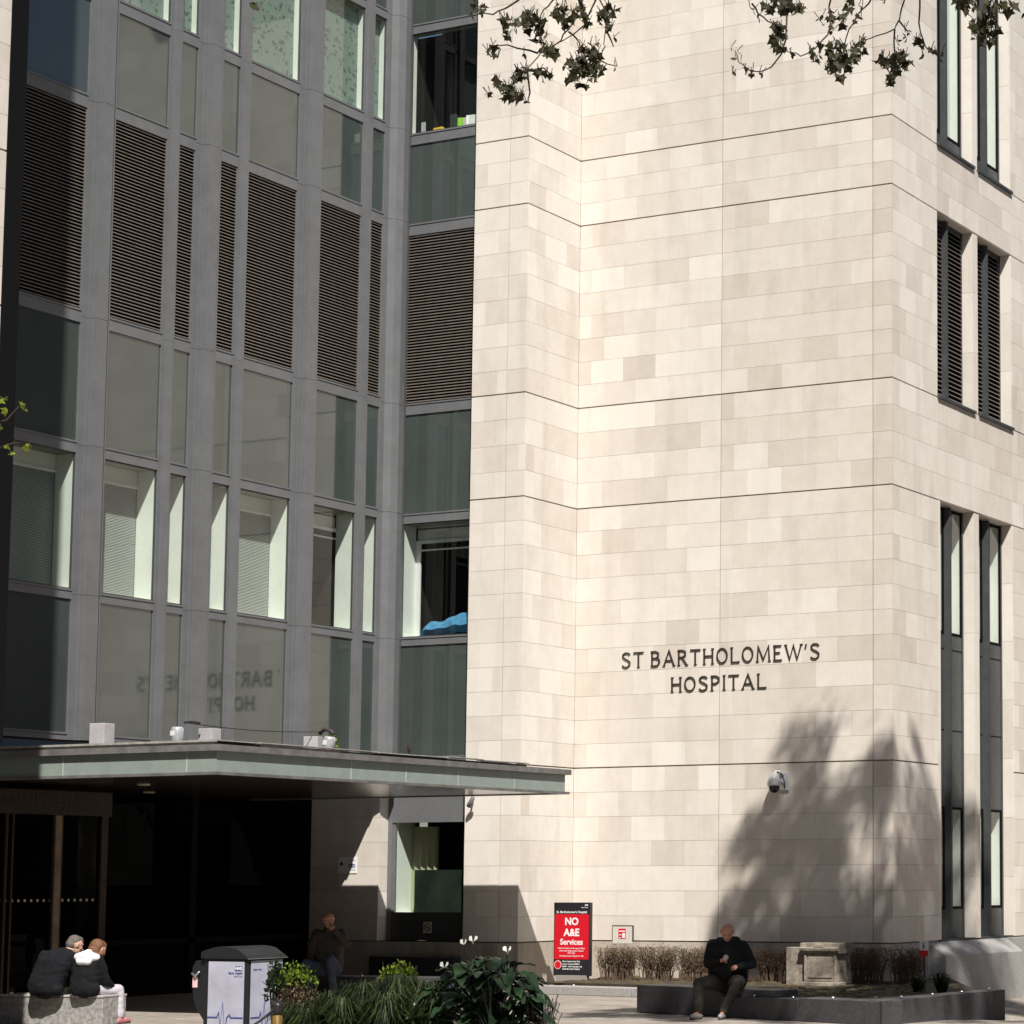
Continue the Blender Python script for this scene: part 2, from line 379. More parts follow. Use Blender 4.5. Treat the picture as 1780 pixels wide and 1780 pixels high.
# ---- curtain wall
Zw0, Zw1 = 6.66, 8.87       # lower window
Zu0, Zu1 = 16.60, 18.63     # upper window
ZL0, ZL1 = 11.22, 14.56
ZB = 4.25
bands = [('spandrel', 4.37, 6.50), ('window', Zw0, Zw1), ('spandrel', 9.06, 11.0), ('louvre', ZL0, ZL1), ('spandrel', 14.79, 16.38), ('upper', Zu0, Zu1), ('spandrel', 18.82, 21.0)]
trans = [(ZB, 4.37), (6.50, Zw0), (Zw1, 9.06), (11.0, ZL0), (ZL1, 14.79), (16.38, Zu0), (Zu1, 18.82), (21.0, TOP)]
LEAFP = bpy.data.materials.new('floral_film'); LEAFP.use_nodes = True
n = LEAFP.node_tree; b = n.nodes['Principled BSDF']; b.inputs['Roughness'].default_value = .6; L = n.links.new
tc = n.nodes.new('ShaderNodeTexCoord'); v1 = n.nodes.new('ShaderNodeTexVoronoi'); v1.inputs['Scale'].default_value = 8
no = n.nodes.new('ShaderNodeTexNoise'); no.inputs['Scale'].default_value = 7; no.inputs['Detail'].default_value = 4
ad = n.nodes.new('ShaderNodeVectorMath'); ad.operation = 'MULTIPLY_ADD'; ad.inputs[1].default_value = (.25,.25,.25)
L(tc.outputs['Object'], no.inputs['Vector']); L(no.outputs['Color'], ad.inputs[0]); L(tc.outputs['Object'], ad.inputs[2]); L(ad.outputs[0], v1.inputs['Vector'])
rp = n.nodes.new('ShaderNodeValToRGB'); rp.color_ramp.elements[0].position = .34; rp.color_ramp.elements[0].color = (.075,.11,.095,1); rp.color_ramp.elements[1].position = .48; rp.color_ramp.elements[1].color = (.20,.25,.225,1)
n3 = n.nodes.new('ShaderNodeTexNoise'); n3.inputs['Scale'].default_value = 30; n3.inputs['Detail'].default_value = 3; L(tc.outputs['Object'], n3.inputs['Vector'])
sb = n.nodes.new('ShaderNodeMath'); sb.operation = 'MULTIPLY_ADD'; sb.inputs[1].default_value = .5; sb.inputs[2].default_value = -.15
L(n3.outputs['Fac'], sb.inputs[0]); a2 = n.nodes.new('ShaderNodeMath'); L(v1.outputs['Distance'], a2.inputs[0]); L(sb.outputs[0], a2.inputs[1]); L(a2.outputs[0], rp.inputs[0]); L(rp.outputs[0], b.inputs['Base Color'])

class Bay:
    """maps (along, height, outward) on a facade to the world; along grows to the right in the photo"""
    def __init__(s, kind, p): s.kind, s.p = kind, p
    def box(s, mb, a0, a1, z0, z1, d0, d1, tone=.5):   # d outward
        if s.kind == 'X': mb.box(s.p+min(d0,d1), s.p+max(d0,d1), a0, a1, z0, z1, tone)
        else: mb.box(a0, a1, s.p-max(d0,d1), s.p-min(d0,d1), z0, z1, tone)
    def P(s, a, z, d): return (s.p+d, a, z) if s.kind == 'X' else (a, s.p-d, z)
def bay(B, a0, a1, style, lower, upper, fl=.03):
    for (za, zb) in trans:
        t = MB(); B.box(t, a0-.02, a1+.02, za, zb, -.05, .012)
        B.box(t, a0-.02, a1+.02, zb-.03, zb, .012, .024) if zb < 20 else None
        t.build('transom', METAL, H)
    for kind, za, zb in bands:
        if kind == 'spandrel':
            s_ = MB(); B.box(s_, a0-.01, a1+.01, za, zb, -.03, -.012); o = s_.build('spandrel_panel', SPAND, H)
        elif kind == 'louvre':
            f = MB(); B.box(f, a0-.01, a0+.012, za, zb, -.04, .004); B.box(f, a1-.012, a1+.01, za, zb, -.04, .004)
            fo = f.build('louvre_panel', METAL, H)
            l = MB(); z = za+.02
            while z < zb-.04:
                l.face([B.P(a0, z+.040, -.045), B.P(a1, z+.040, -.045), B.P(a1, z+.016, -.004), B.P(a0, z+.016, -.004)])
                l.face([B.P(a0, z+.016, -.004), B.P(a1, z+.016, -.004), B.P(a1, z+.004, -.006), B.P(a0, z+.004, -.006)])
                z += .0585
            l.build('slats', LOUV, fo)
            k = MB(); B.box(k, a0-.01, a1+.01, za, zb, -.12, -.09); k.build('backing', BLACK, fo)
        else:
            D = .42 if kind == 'window' else .16
            f = MB()
            for q in ((a0-.01, a0+.018, za, zb), (a1-.018, a1+.01, za, zb), (a0, a1, za, za+.02), (a0, a1, zb-.02, zb)):
                B.box(f, *q, -.035, -.004)
            wo = f.build('window', METAL_D, H)
            g = MB(); g.quad(B.P(a0,za,-.02), B.P(a1,za,-.02), B.P(a1,zb,-.02), B.P(a0,zb,-.02)); g.build('pane', GLASS, wo)
            rv = MB()
            B.box(rv, a1-.004, a1+.03, za, zb, -D, -.036); B.box(rv, a0-.03, a0+.004, za, zb, -D, -.036)
            B.box(rv, a0, a1, za-.03, za+.006, -D, -.036); rv.build('reveal', REVEAL, wo)
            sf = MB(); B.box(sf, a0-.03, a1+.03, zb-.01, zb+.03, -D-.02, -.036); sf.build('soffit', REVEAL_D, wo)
            mode = lower if kind == 'window' else upper
            bk = MB()
            if mode == 'blind':
                B.box(bk, a0-.03, a1+.03, za, zb, -D-.06, -D-.03); bk.build('inner_wall', REVEAL_D, wo)
                hd = MB(); B.box(hd, a0+.01, a1-.01, zb-.30, zb-.26, -D-.01, -D+.05); B.box(hd, a0+.01, a1-.01, zb-.26, zb, -D-.01, -D+.01); hd.build('blind_rail', REVEAL, wo)
                sl = MB(); z = za+.02; w_ = min(.26, (a1-a0)*.3)
                while z < zb-.3:
                    sl.face([B.P(a0+.06, z, -D+.012), B.P(a1-.02, z, -D+.012), B.P(a1-.02, z+.021, -D-.012), B.P(a0+.06, z+.021, -D-.012)]); z += .026
                sl.build('blind', BLIND, wo)
            elif mode == 'floral':
                B.box(bk, a0-.02, a1+.02, za, zb, -D-.03, -D); bk.build('patterned_film', LEAFP, wo)
            elif mode == 'dark':
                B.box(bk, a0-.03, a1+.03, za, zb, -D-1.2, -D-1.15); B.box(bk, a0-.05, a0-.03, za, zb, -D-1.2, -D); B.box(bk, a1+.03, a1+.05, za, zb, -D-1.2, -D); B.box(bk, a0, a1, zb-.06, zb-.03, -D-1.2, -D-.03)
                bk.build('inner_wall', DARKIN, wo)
                if kind == 'window':
                    hd = MB(); B.box(hd, a0+.02, a1, zb-.34, zb-.28, -D-.02, -D+.03); B.box(hd, a0+.10, a1, zb-.48, zb-.455, -D-.05, -D); B.box(hd, a0+.02, a1, zb-.28, zb, -D-.04, -D-.03); hd.build('blind_rail', REVEAL, wo)
                    jb = MB(); B.box(jb, a0+.0, a0+.12, za, zb-.34, -D-.03, -D+.0); jb.build('inner_frame', WHITE, wo)
                if kind == 'upper' and B.kind == 'Y':
                    cb = MB(); B.box(cb, a0+.32, a0+.48, za, zb-.2, -.9, -.85); cb.build('curtain', METAL_D, wo)
def column(B, a0, a1, c0, c1, pr=.16):
    """flat frame strip from a0 to a1 with a box projecting between c0 and c1"""
    zs = [ZB, 6.58, 9.0, 11.1, 14.7, 16.5, 18.75, TOP]
    k = MB()
    for z0, z1 in zip(zs, zs[1:]):
        B.box(k, a0, a1, z0+.003, z1-.003, -.06, .022, .5)
        B.box(k, c0, c1, z0+.003, z1-.003, .0, pr, .5)
        B.box(k, c0-.045, c0, z0+.003, z1-.003, .0, .06)
    k.build('column', METAL, H)
    b_ = MB(); B.box(b_, a0+.01, a1-.01, ZB, TOP, -.3, -.065); b_.build('column_core', BLACK, H)
def mullion(B, a0, a1, c0, c1, pr=.07):
    k = MB(); zs = [ZB, 11.1, 16.5, TOP]
    for z0, z1 in zip(zs, zs[1:]): B.box(k, a0, a1, z0+.002, z1-.002, -.06, .02); B.box(k, c0, c1, z0+.002, z1-.002, 0, pr)
    k.build('mullion', METAL, H)
    b_ = MB(); B.box(b_, a0+.01, a1-.01, ZB, TOP, -.3, -.065); b_.build('mullion_core', BLACK, H)
BX = Bay('X', XC)
bay(BX, -11.643, -10.239, 'wide', 'blind', 'dark')
column(BX, -10.239, -9.613, -10.05, -9.80)
bay(BX, -9.613, -8.401, 'wide', 'blind', 'floral')
mullion(BX, -8.401, -8.107, -8.33, -8.18)
bay(BX, -8.107, -7.716, 'narrow', 'blind', 'floral')
column(BX, -7.716, -7.08, -7.54, -7.27)
bay(BX, -7.08, -6.64, 'narrow', 'blind', 'floral')
mullion(BX, -6.64, -6.366, -6.60, -6.45)
bay(BX, -6.366, -5.046, 'wide', 'blind', 'floral')
column(BX, -5.046, -4.391, -4.87, -4.59)
bay(BX, -4.391, -3.203, 'wide', 'dark', 'floral')
mullion(BX, -3.203, -2.914, -3.16, -3.0)
bay(BX, -2.914, -2.548, 'narrow', 'blind', 'floral')
# corner column
k = MB()
for z0, z1 in zip([ZB, 6.58, 9.0, 11.1, 14.7, 16.5, 18.75], [6.58, 9.0, 11.1, 14.7, 16.5, 18.75, TOP]):
    k.prism([(-9.9,-2.548), (-9.60,-2.548), (-9.60,-2.42), (-9.47,-2.36), (-9.42,-2.2), (-9.45,-2.02), (-9.56,-1.92), (-9.60,-1.80), (-9.67,-1.66), (-9.9,-1.62)], z0+.003, z1-.003)
k.build('column', METAL, H)
BY = Bay('Y', -1.65)
bay(BY, -9.70, -8.0, 'wide', 'dark', 'dark')
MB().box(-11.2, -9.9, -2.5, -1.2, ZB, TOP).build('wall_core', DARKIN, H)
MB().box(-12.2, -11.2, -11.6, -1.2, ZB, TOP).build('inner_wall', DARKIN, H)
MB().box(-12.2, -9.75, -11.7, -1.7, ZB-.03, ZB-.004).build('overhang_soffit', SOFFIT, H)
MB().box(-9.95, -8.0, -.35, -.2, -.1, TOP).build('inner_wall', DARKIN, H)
# roof
MB().box(-12.3, 0, -1.7, 14, TOP+.01, TOP+.3).build('roof', METAL_D, H)
MB().box(-12.3, -9.6, -11.7, -1.72, TOP+.01, TOP+.3).build('roof', METAL_D, H)

# ---- ground floor window beside the pier
f = MB()
yw = -1.50
f.box(-10.02, -9.90, yw-.03, yw+.05, .88, 4.25).box(-9.90, -8.0, yw-.03, yw+.05, 3.12, 3.42).box(-9.90, -8.0, yw-.02, yw+.05, 3.42, 4.25)
f.box(-9.90, -9.84, yw-.01, yw+.05, 1.42, 3.12)
wo = f.build('window', METAL, H)
MB().box(-9.90, -8.0, yw-.02, yw+.05, .89, 1.30).box(-9.9, -8.0, yw-.03, yw+.05, 1.30, 1.42).build('panel', METAL_D, wo)
g = MB(); g.quad((-9.84,yw,1.42), (-8.0,yw,1.42), (-8.0,yw,3.12), (-9.84,yw,3.12)); g.build('pane', GLASS, wo)
fg = MB(); fg.box(-9.40, -8.0, yw+.03, yw+.04, 1.42, 2.22); fg.build('frosted_film', mat('frosted_film', (.018,.027,.021), .5, noise=.5, nscale=2), wo)
rv = MB(); rv.box(-9.87, -9.84, yw+.05, -.9, 1.42, 3.12).box(-9.84, -8.0, yw+.05, -.9, 1.38, 1.42); rv.build('reveal', REVEAL, wo)
cu = MB(); cu.prism([(-9.84+.05*i, -1.0+.03*math.sin(i*2.1)) for i in range(13)]+[(-9.24-.05*i, -.93) for i in range(13)], 1.42, 3.05); cu.build('curtain', mat('cream_curtain', (.36,.36,.24), .8), wo)
# window sill block in granite
MB().prism([(-.25+yw-.28,.60),(yw-.15,.62),(yw+.0,.885),(yw+.1,.885),(yw+.1,.2),(-.25+yw-.28,.2)], -10.0, -8.04, .5, 'x').build('sill', GRAN_D, H, bevel=.01)

# ---- recessed entrance
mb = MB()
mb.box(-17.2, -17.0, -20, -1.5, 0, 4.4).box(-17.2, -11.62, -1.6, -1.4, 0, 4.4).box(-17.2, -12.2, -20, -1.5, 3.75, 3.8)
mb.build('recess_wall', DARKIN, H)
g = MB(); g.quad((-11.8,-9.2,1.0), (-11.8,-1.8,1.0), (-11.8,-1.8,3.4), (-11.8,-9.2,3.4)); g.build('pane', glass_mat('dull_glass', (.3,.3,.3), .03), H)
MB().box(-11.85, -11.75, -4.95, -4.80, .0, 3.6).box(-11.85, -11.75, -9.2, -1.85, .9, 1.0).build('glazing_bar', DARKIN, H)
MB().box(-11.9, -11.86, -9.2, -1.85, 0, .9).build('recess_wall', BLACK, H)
# bronze framed glass entrance at the left
mb = MB()
mb.box(XC-.1, XC+.03, -16, -9.22, 3.06, 3.44)
do = mb.build('entrance_screen', BRONZE, H)
mb = MB()
for y0_, w_ in ((-11.43, .05), (-11.30, .04), (-10.45, .20), (-9.42, .14), (-12.4, .12), (-13.6, .12)): mb.box(XC-.08, XC+.02, y0_, y0_+w_, 0, 3.06)
mb.build('frame', BRONZE, do)
MB().box(XC+.021, XC+.03, -10.42, -10.29, 0, 3.05).build('lit_mullion', mat('lit_bronze', (.22,.15,.10), .5, noise=.4, nscale=4), do)  # paler strip on one mullion, light put into its bronze colour
g = MB(); g.quad((XC-.03,-16,0), (XC-.03,-9.25,0), (XC-.03,-9.25,3.06), (XC-.03,-16,3.06)); g.build('pane', GLASS_D, do)
mb = MB()
y = -11.5
while y < -9.5:
    mb.box(XC-.024, XC-.021, y, y+.04, 1.70, 1.74); y += .13
mb.build('dot_markings', mat('glass_dots', (.5,.45,.4), .6), do)
for s_, yy, zz in (("ST BARTHOLOMEW'S", -11.62, 3.27), ('HOSPITAL', -10.98, 3.11)):
    text('lettering', s_, .165 if 'ST' in s_ else .165, Matrix.Translation((XC+.034, yy, zz)) @ Matrix.Rotation(R(90), 4, 'Z') @ Matrix.Rotation(R(90), 4, 'X') @ Matrix.Scale(1.22, 4, (1,0,0)), BRONZE_D, do, ext=.004)

# ---- canopy
KX, KY, EY, WX = -4.93, -12.1, -3.11, -9.58
mb = MB(); mb.box(-17, KX-.06, KY+.06, EY-.06, 3.58, 3.90)
cn = mb.build('canopy', METAL_D, H)
fa = MB()
fa.box(KX-.03, KX, KY+.03, EY-.03, 3.57, 3.874); fa.box(-17, KX-.0, KY, KY+.03, 3.57, 3.874); fa.box(WX, KX-.03, EY-.03, EY, 3.57, 3.874)
fa.build('fascia', FROST, cn)
tr = MB()
for za, zb, pr in ((3.53, 3.572, .05), (3.872, 3.965, .07)):
    tr.box(KX-.05, KX+pr, KY-pr, EY+pr, za, zb); tr.box(-17, KX-.05, KY-pr, KY+.05, za, zb); tr.box(-12, KX-.05, EY-.05, EY+pr, za, zb)
tr.build('edge_trim', mat('zinc_trim', (.15,.145,.14), .55, noise=.35, nscale=5), cn)
se = MB()
for y in (-9.075, -7.7, -6.308, -4.7): se.box(KX, KX+.004, y-.008, y+.008, 3.572, 3.872)
for x in (-7.833, -5.474, -10.2): se.box(x-.008, x+.008, KY-.004, KY, 3.572, 3.872)
se.build('joint', mat('pale_joint', (.42,.45,.42), .6), cn)
sf = MB(); y = KY+.08
while y < EY-.1:
    y2 = min(y+1.12, EY-.08); sf.box(-17, KX-.08, y+.006, y2-.006, 3.548, 3.575); y = y2
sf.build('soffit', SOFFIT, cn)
dk = MB(); y = KY+.12; rr = random.Random(5)
while y < -4.2:
    h = rr.uniform(-.008, .012); y2 = y+.93
    dk.box(WX, KX-.14+rr.uniform(-.02,.02), y, min(y2, -4.1)-.012, 3.967, 4.012+h); y = y2
dk.build('roof_sheet', RUST, cn)
dk = MB(); y = KY+.12; x = -17
while y < -4.2:
    h = rr.uniform(-.006, .012); y2 = y+.93
    dk.box(KX-.24, KX-.10+rr.uniform(-.02,.02), y, min(y2, -4.1)-.012, 4.026+h, 4.040+h); y = y2
dk.box(-17, KX-.10, KY+.0, KY+.12, 4.006, 4.036); dk.box(-17, KX-.12, KY+.04, KY+.10, 3.965, 4.006)
dk.build('flashing', DECK, cn)
dl = MB(); dl.lathe([(.10,0),(.10,.02)], (-10.9,-7.0,3.53)).lathe([(.10,0),(.10,.02)], (-8.6,-9.6,3.53)); dl.build('downlight', mat('lamp_glass', (.5,.48,.3), .4), cn)

# ---- left wing
WXs = -4.2
mb = MB()
LVs = 3.62
clad(mb, 'X', WXs, -30, -17.07, 4.16, TOP+8 if False else TOP, bw=.8)
mb.build('wing_wall', STONE, H)
MB().box(-17, WXs-.03, -30, -17.08, 3.75, 31).build('wall_core', MORTAR, H)
MB().box(WXs-.6, WXs+.02, -17.07, -16.80, 3.72, 31).build('corner_fin', BLACK, H)
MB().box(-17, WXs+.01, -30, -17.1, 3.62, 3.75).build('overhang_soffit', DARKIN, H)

# ---- lettering
GL = {
 'S': (.58, [[(.52,.86),(.40,.97),(.22,.98),(.08,.86),(.09,.70),(.22,.58),(.38,.49),(.51,.36),(.50,.16),(.36,.02),(.18,.02),(.04,.14)]]),
 'T': (.62, [[(0,.97),(.62,.97)],[(.31,.97),(.31,0)]]),
 'B': (.58, [[(.07,0),(.07,1)],[(.0,.98),(.30,.98),(.45,.89),(.45,.66),(.30,.54),(.07,.54)],[(.30,.54),(.50,.46),(.53,.24),(.42,.05),(.25,.02),(.0,.02)]]),
 'A': (.74, [[(.06,0),(.37,1),(.68,0)],[(.18,.34),(.56,.34)]]),
 'R': (.60, [[(.07,0),(.07,1)],[(.0,.98),(.30,.98),(.46,.88),(.46,.64),(.30,.52),(.07,.52)],[(.26,.52),(.56,0)]]),
 'H': (.64, [[(.07,0),(.07,1)],[(.57,0),(.57,1)],[(.07,.52),(.57,.52)]]),
 'O': (.68, [[(.34+.30*math.sin(a*math.pi/8), .5+.48*math.cos(a*math.pi/8)) for a in range(17)]]),
 'L': (.52, [[(.07,1),(.07,.03),(.50,.03),(.50,.10)]]),
 'M': (.86, [[(.07,0),(.12,1),(.43,.10),(.74,1),(.79,0)]]),
 'E': (.52, [[(.07,0),(.07,1)],[(.0,.97),(.46,.97)],[(.07,.52),(.38,.52)],[(.0,.03),(.50,.03)]]),
 'W': (.98, [[(.03,1),(.27,.04),(.49,.96),(.71,.04),(.95,1)]]),
 "'": (.14, [[(.09,1.0),(.04,.72)]]),
 'P': (.54, [[(.07,0),(.07,1)],[(.0,.98),(.30,.98),(.46,.86),(.46,.60),(.30,.46),(.07,.46)]]),
 'I': (.16, [[(.08,0),(.08,1)]]),
}
def ribbon(mb, pts, hw, y0, y1):
    pts = [Vector((p[0], 0, p[1])) for p in pts]; n_ = len(pts); Lf = []; Rt = []
    for k, p in enumerate(pts):
        closed = (pts[0]-pts[-1]).length < 1e-4
        a = pts[k-1] if k else (pts[-2] if closed else p); c = pts[k+1] if k < n_-1 else (pts[1] if closed else p)
        d1 = (p-a); d2 = (c-p)
        if d1.length < 1e-6: d1 = d2
        if d2.length < 1e-6: d2 = d1
        d1.normalize(); d2.normalize(); t = (d1+d2)
        if t.length < 1e-3: t = d1.copy()
        t.normalize(); nn = Vector((-t.z, 0, t.x)); cs = max(.45, nn.dot(Vector((-d1.z,0,d1.x))))
        Lf.append(p+nn*hw/cs); Rt.append(p-nn*hw/cs)
    for k in range(n_-1):
        a, b_, c, d = Lf[k], Rt[k], Rt[k+1], Lf[k+1]
        f_ = lambda v, y: (v.x, y, v.z)
        mb.quad(f_(a,y0), f_(b_,y0), f_(c,y0), f_(d,y0)); mb.quad(f_(a,y1), f_(a,y0), f_(d,y0), f_(d,y1)); mb.quad(f_(b_,y0), f_(b_,y1), f_(c,y1), f_(c,y0))
        if k == 0: mb.quad(f_(a,y0), f_(a,y1), f_(b_,y1), f_(b_,y0))
        if k == n_-2: mb.quad(f_(d,y0), f_(c,y0), f_(c,y1), f_(d,y1))
def sign_line(s_, xa, xb, z0, h):
    sp = .17; wd = sum((.30 if ch == ' ' else GL[ch][0]+sp) for ch in s_)-sp
    k = (xb-xa)/wd; x = xa
    for ch in s_:
        if ch == ' ': x += .30*k; continue
        wl, st = GL[ch]; mb = MB(); lay = 0
        for p in st:
            q = [(x+u*k, z0+v*h) for u, v in p]
            ribbon(mb, q, .0142, -.022-lay*.0006, -.004); lay += 1
            if ch != 'O' and ch != 'S':
                for e, nx in ((q[0], q[1]), (q[-1], q[-2])):
                    if abs(e[0]-nx[0]) < abs(e[1]-nx[1])*1.2 and (abs(e[1]-z0) < .02 or abs(e[1]-z0-h) < .02) and ch != "'":
                        mb.box(e[0]-.030, e[0]+.030, -.0195-lay*.0006, -.004, e[1]-.006, e[1]+.008)
        x += (wl+sp)*k
        mb.build('letter', BRONZE_D, H)
sign_line("ST BARTHOLOMEW'S", -5.745, -1.475, 6.055, .285)
sign_line('HOSPITAL', -4.645, -2.60, 5.555, .27)

#REST
# ================================================================== THINGS
def atY(x, y, Y):
    d = fw + rt*((x-CX)/F_) - up*((y-CY)/F_); return CAM + d*((Y-CAM.y)/d.y)
def atZ(x, y, Z):
    d = fw + rt*((x-CX)/F_) - up*((y-CY)/F_); return CAM + d*((Z-CAM.z)/d.z)
def proj(p):
    v = Vector(p)-CAM; w_ = v.dot(fw)
    return (CX+F_*v.dot(rt)/w_, CY-F_*v.dot(up)/w_, w_)
STUD = mat('steel_stud', (.6,.6,.62), .25, metal=.8)
def studs(parent, pts):
    for p in pts: MB().lathe([(.028,0),(.03,.012),(.022,.03),(.006,.036)], p, 10).build('stud', STUD, parent, True)
# ---- kerb and planting bed
t = tag(MB().prism([(-5.75,-.03),(-5.75,-2.5),(-3.4,-2.85),(-.75,-3.2),(-.62,-6.9),(1.2,-7.4),(4.02,-8.55),(4.2,-5.1),(.45,1.5),(.0,1.5),(-.05,-.03)], -.6, .20).build('planting_bed', SOIL), kind='structure')
# rough crumbs of soil and moss
mb = MB(); rr = random.Random(11)
for _ in range(900):
    x = rr.uniform(-5.6, 4.0); y = rr.uniform(-6.8, -.1)
    if x < -.5 and y < -2.6: continue
    if x > .3 and y > -.3-(x-.3)*1.6: continue
    h = rr.uniform(.01,.05); r_ = rr.uniform(.03,.12)
    mb.lathe([(r_,0),(r_*.7,h*.7),(r_*.1,h)], (x, y, .195), 6)
tag(mb.build('leaf_litter', mat('moss_litter', (.075,.06,.025), .95, noise=.5, nscale=14, col2=(.05,.035,.018))), 'brown and mossy leaf litter on the planting bed', 'leaf litter', kind='stuff')
kerb = tag(empty('granite_kerb', (-6.6, -2.75, 0), R(-7)), 'low speckled granite kerb edging the bed beside the red sign', 'kerb')
for k in range(4): MB().box(k*1.55, k*1.55+1.54, -.02, .32, 0, .155).build('kerb_stone', GRAN, kerb, bevel=.012)
studs(kerb, [(.72,.03,.155), (1.78,.03,.155)])
# ---- long granite bench and planter edge on the right
bang = math.atan2(-1.55, 4.98)
pb = tag(empty('granite_planter_bench', (-.87, -7.25, 0), bang), 'long dark granite bench and planter edge where the bald man sits', 'bench')
MB().box(0, 1.95, 0, .55, 0, .42).build('seat_block', GRAN_D, pb, bevel=.015)
b2 = MB(); b2.box(1.952, 3.0, -.0, .50, 0, .42).build('seat_block', GRAN_D, pb, bevel=.015)
MB().box(1.96, 3.6, -.09, .36, 0, .315).build('planter_edge', GRAN_D, pb, bevel=.012)
MB().box(3.605, 5.2, -.09, .36, 0, .335).build('planter_edge', GRAN_D, pb, bevel=.012)
inv = Matrix.Rotation(-bang, 4, 'Z') @ Matrix.Translation((.87, 7.25, 0))
q = [Vector((4.12,-8.93,0)), Vector((4.36,-5.15,0)), Vector((4.02,-5.13,0)), Vector((3.72,-8.60,0))]
q = [(inv @ v) for v in q]
MB().prism([(v.x, v.y) for v in q], -.5, .345).build('planter_edge', GRAN_D, pb, bevel=.012)
studs(pb, [(2.6,.0,.315), (3.4,.0,.315), (4.2,.0,.335)]+[tuple(inv @ Vector(v)) for v in ((4.02,-8.1,.345), (4.09,-7.2,.345), (4.15,-6.3,.345), (4.2,-5.4,.345))])
# ---- left granite bench
lb = tag(empty('granite_bench', (-7.75, -13.24, 0), R(8.6)), 'speckled grey granite bench at lower left carrying the seated couple', 'bench')
MB().box(0, 1.70, 0, .55, 0, .385).build('seat_block', GRAN_B, lb, bevel=.012)
MB().box(-.0, 1.705, -.012, .56, .388, .42).build('seat_top', mat('granite_polished', (.42,.40,.38), .4, noise=.3, nscale=45), lb, bevel=.008)
studs(lb, [(.17,.02,.42), (.66,.02,.42), (1.47,.02,.42)])
# ---- bench in front of the entrance pier
eb = tag(empty('dark_stone_bench', (-8.6, -6.4, 0), R(4)), 'dark stone bench in the shade in front of the entrance pier', 'bench')
MB().box(0, 4.2, 0, .5, .10, .42).box(.1, 4.1, .06, .44, 0, .10).build('seat_block', GRAN_D, eb, bevel=.01)
studs(eb, [(1.75,.03,.42)])

# ---- red information totem
RED = mat('sign_red', (.62,.012,.025), .35); SBLK = mat('sign_charcoal', (.022,.022,.026), .35); SWH = mat('sign_white', (.82,.82,.82), .4); NAVY = mat('sign_navy', (.03,.05,.22), .5)
tt = tag(empty('information_sign', (-5.76, -1.60, .155)), 'freestanding red and black hospital sign saying no A and E services', 'sign')
zt, hh = 1.455, 1.335
MB().box(-.33, .33, -.01, .10, 0, .13).build('base', mat('sign_base', (.30,.28,.26), .5), tt, bevel=.004)
pn = MB().box(-.39, .39, 0, .09, .12, zt).build('panel', SBLK, tt, bevel=.006)
MB().box(-.37, .37, -.004, -.001, zt-.775*hh, zt-.16*hh).build('red_field', RED, pn)
def tx(body, size, x, fr, al='CENTER', m_=SWH, bold=.002, sx=1): return text('lettering', body, size, facing_y(x, -.0055, zt-fr*hh) @ Matrix.Scale(sx, 4, (1,0,0)), m_, pn, al, .001, bold)
tx("St. Bartholomew's Hospital", .060, 0, .145, bold=.001)
tx('NHS', .034, .35, .045, 'RIGHT'); tx('Barts Health', .028, .35, .075, 'RIGHT', bold=0)
tx('NO', .185, 0, .305, bold=.006); tx('A&E', .185, 0, .455, bold=.006); tx('Services', .150, 0, .575, bold=.0035)
for s_, f_ in (('Nearest Accident and Emergency Depts', .632), ('University College London Hospital', .668), ('NW1 2BU', .700), ('The Royal London Hospital, E1 1BB', .738)):
    tx(s_, .036, 0, f_, bold=.0003)
for s_, f_ in (('Minor Injuries Dept Only', .812), ('Corner of Lucas Building', .848), ('08.00 - 16.00 weekdays only', .882), ('(excluding bank holidays)', .915)):
    tx(s_, .037, -.19, f_, 'LEFT', bold=.0008)
MB().lathe([(.082,0),(.082,.003)], (0,0,0), 24).xf(facing_y(-.29, -.002, zt-.85*hh)).build('emblem_ring', mat('sign_pink', (.75,.35,.35), .5), pn)
MB().lathe([(.062,0),(.062,.005)], (0,0,0), 24).xf(facing_y(-.29, -.003, zt-.85*hh)).build('emblem', RED, pn)

# ---- wall mounted things
hc = tag(empty('riser_cabinet', (-5.655, -.012, .83)), 'small pale wall cabinet with dark surround and red notice above hedge', 'cabinet')
MB().box(-.23, .23, -.012, .02, 0, .335).build('surround', BLACK, hc)
MB().box(-.215, .215, -.020, -.013, 0, .315).build('door', mat('cabinet_door', (.60,.56,.50), .6, noise=.1), hc)
nt_ = MB().box(-.085, .075, -.0235, -.0205, .085, .275).build('notice', RED, hc)
MB().box(-.07, .06, -.026, -.0235, .215, .235).box(-.07, -.02, -.026, -.0235, .15, .165).box(.0, .06, -.026, -.0235, .10, .19).box(-.07, -.03, -.026, -.0235, .095, .11).build('marking', SWH, nt_)
nb = tag(empty('wall_notice', (-10.7, YP-.008, 2.16)), 'white and blue notice on the shaded stone entrance pier', 'notice')
MB().box(-.24, .20, -.006, 0, 0, .31).build('board', SWH, nb)
for k, (w_, z) in enumerate(((.13,.24), (.16,.15), (.16,.11), (.12,.06))): MB().box(.16-w_, .16, -.008, -.0062, z, z+(.022 if k in (1,2) else .010)).build('printed_line', NAVY, nb)
MB().box(-.20, -.13, -.008, -.0062, .15, .21).build('pictogram', NAVY, nb)
ns = tag(empty('no_smoking_sign', (-9.03, -1.535, 1.13)), 'small square no smoking sticker on the dark panel below the entrance window', 'sign')
MB().box(-.095, .095, -.006, 0, -.10, .11).build('plate', mat('plate_cream', (.55,.50,.42), .5), ns)
mb = MB(); ring = [(.07*math.cos(a*math.pi/12), .07*math.sin(a*math.pi/12)+.01) for a in range(25)]
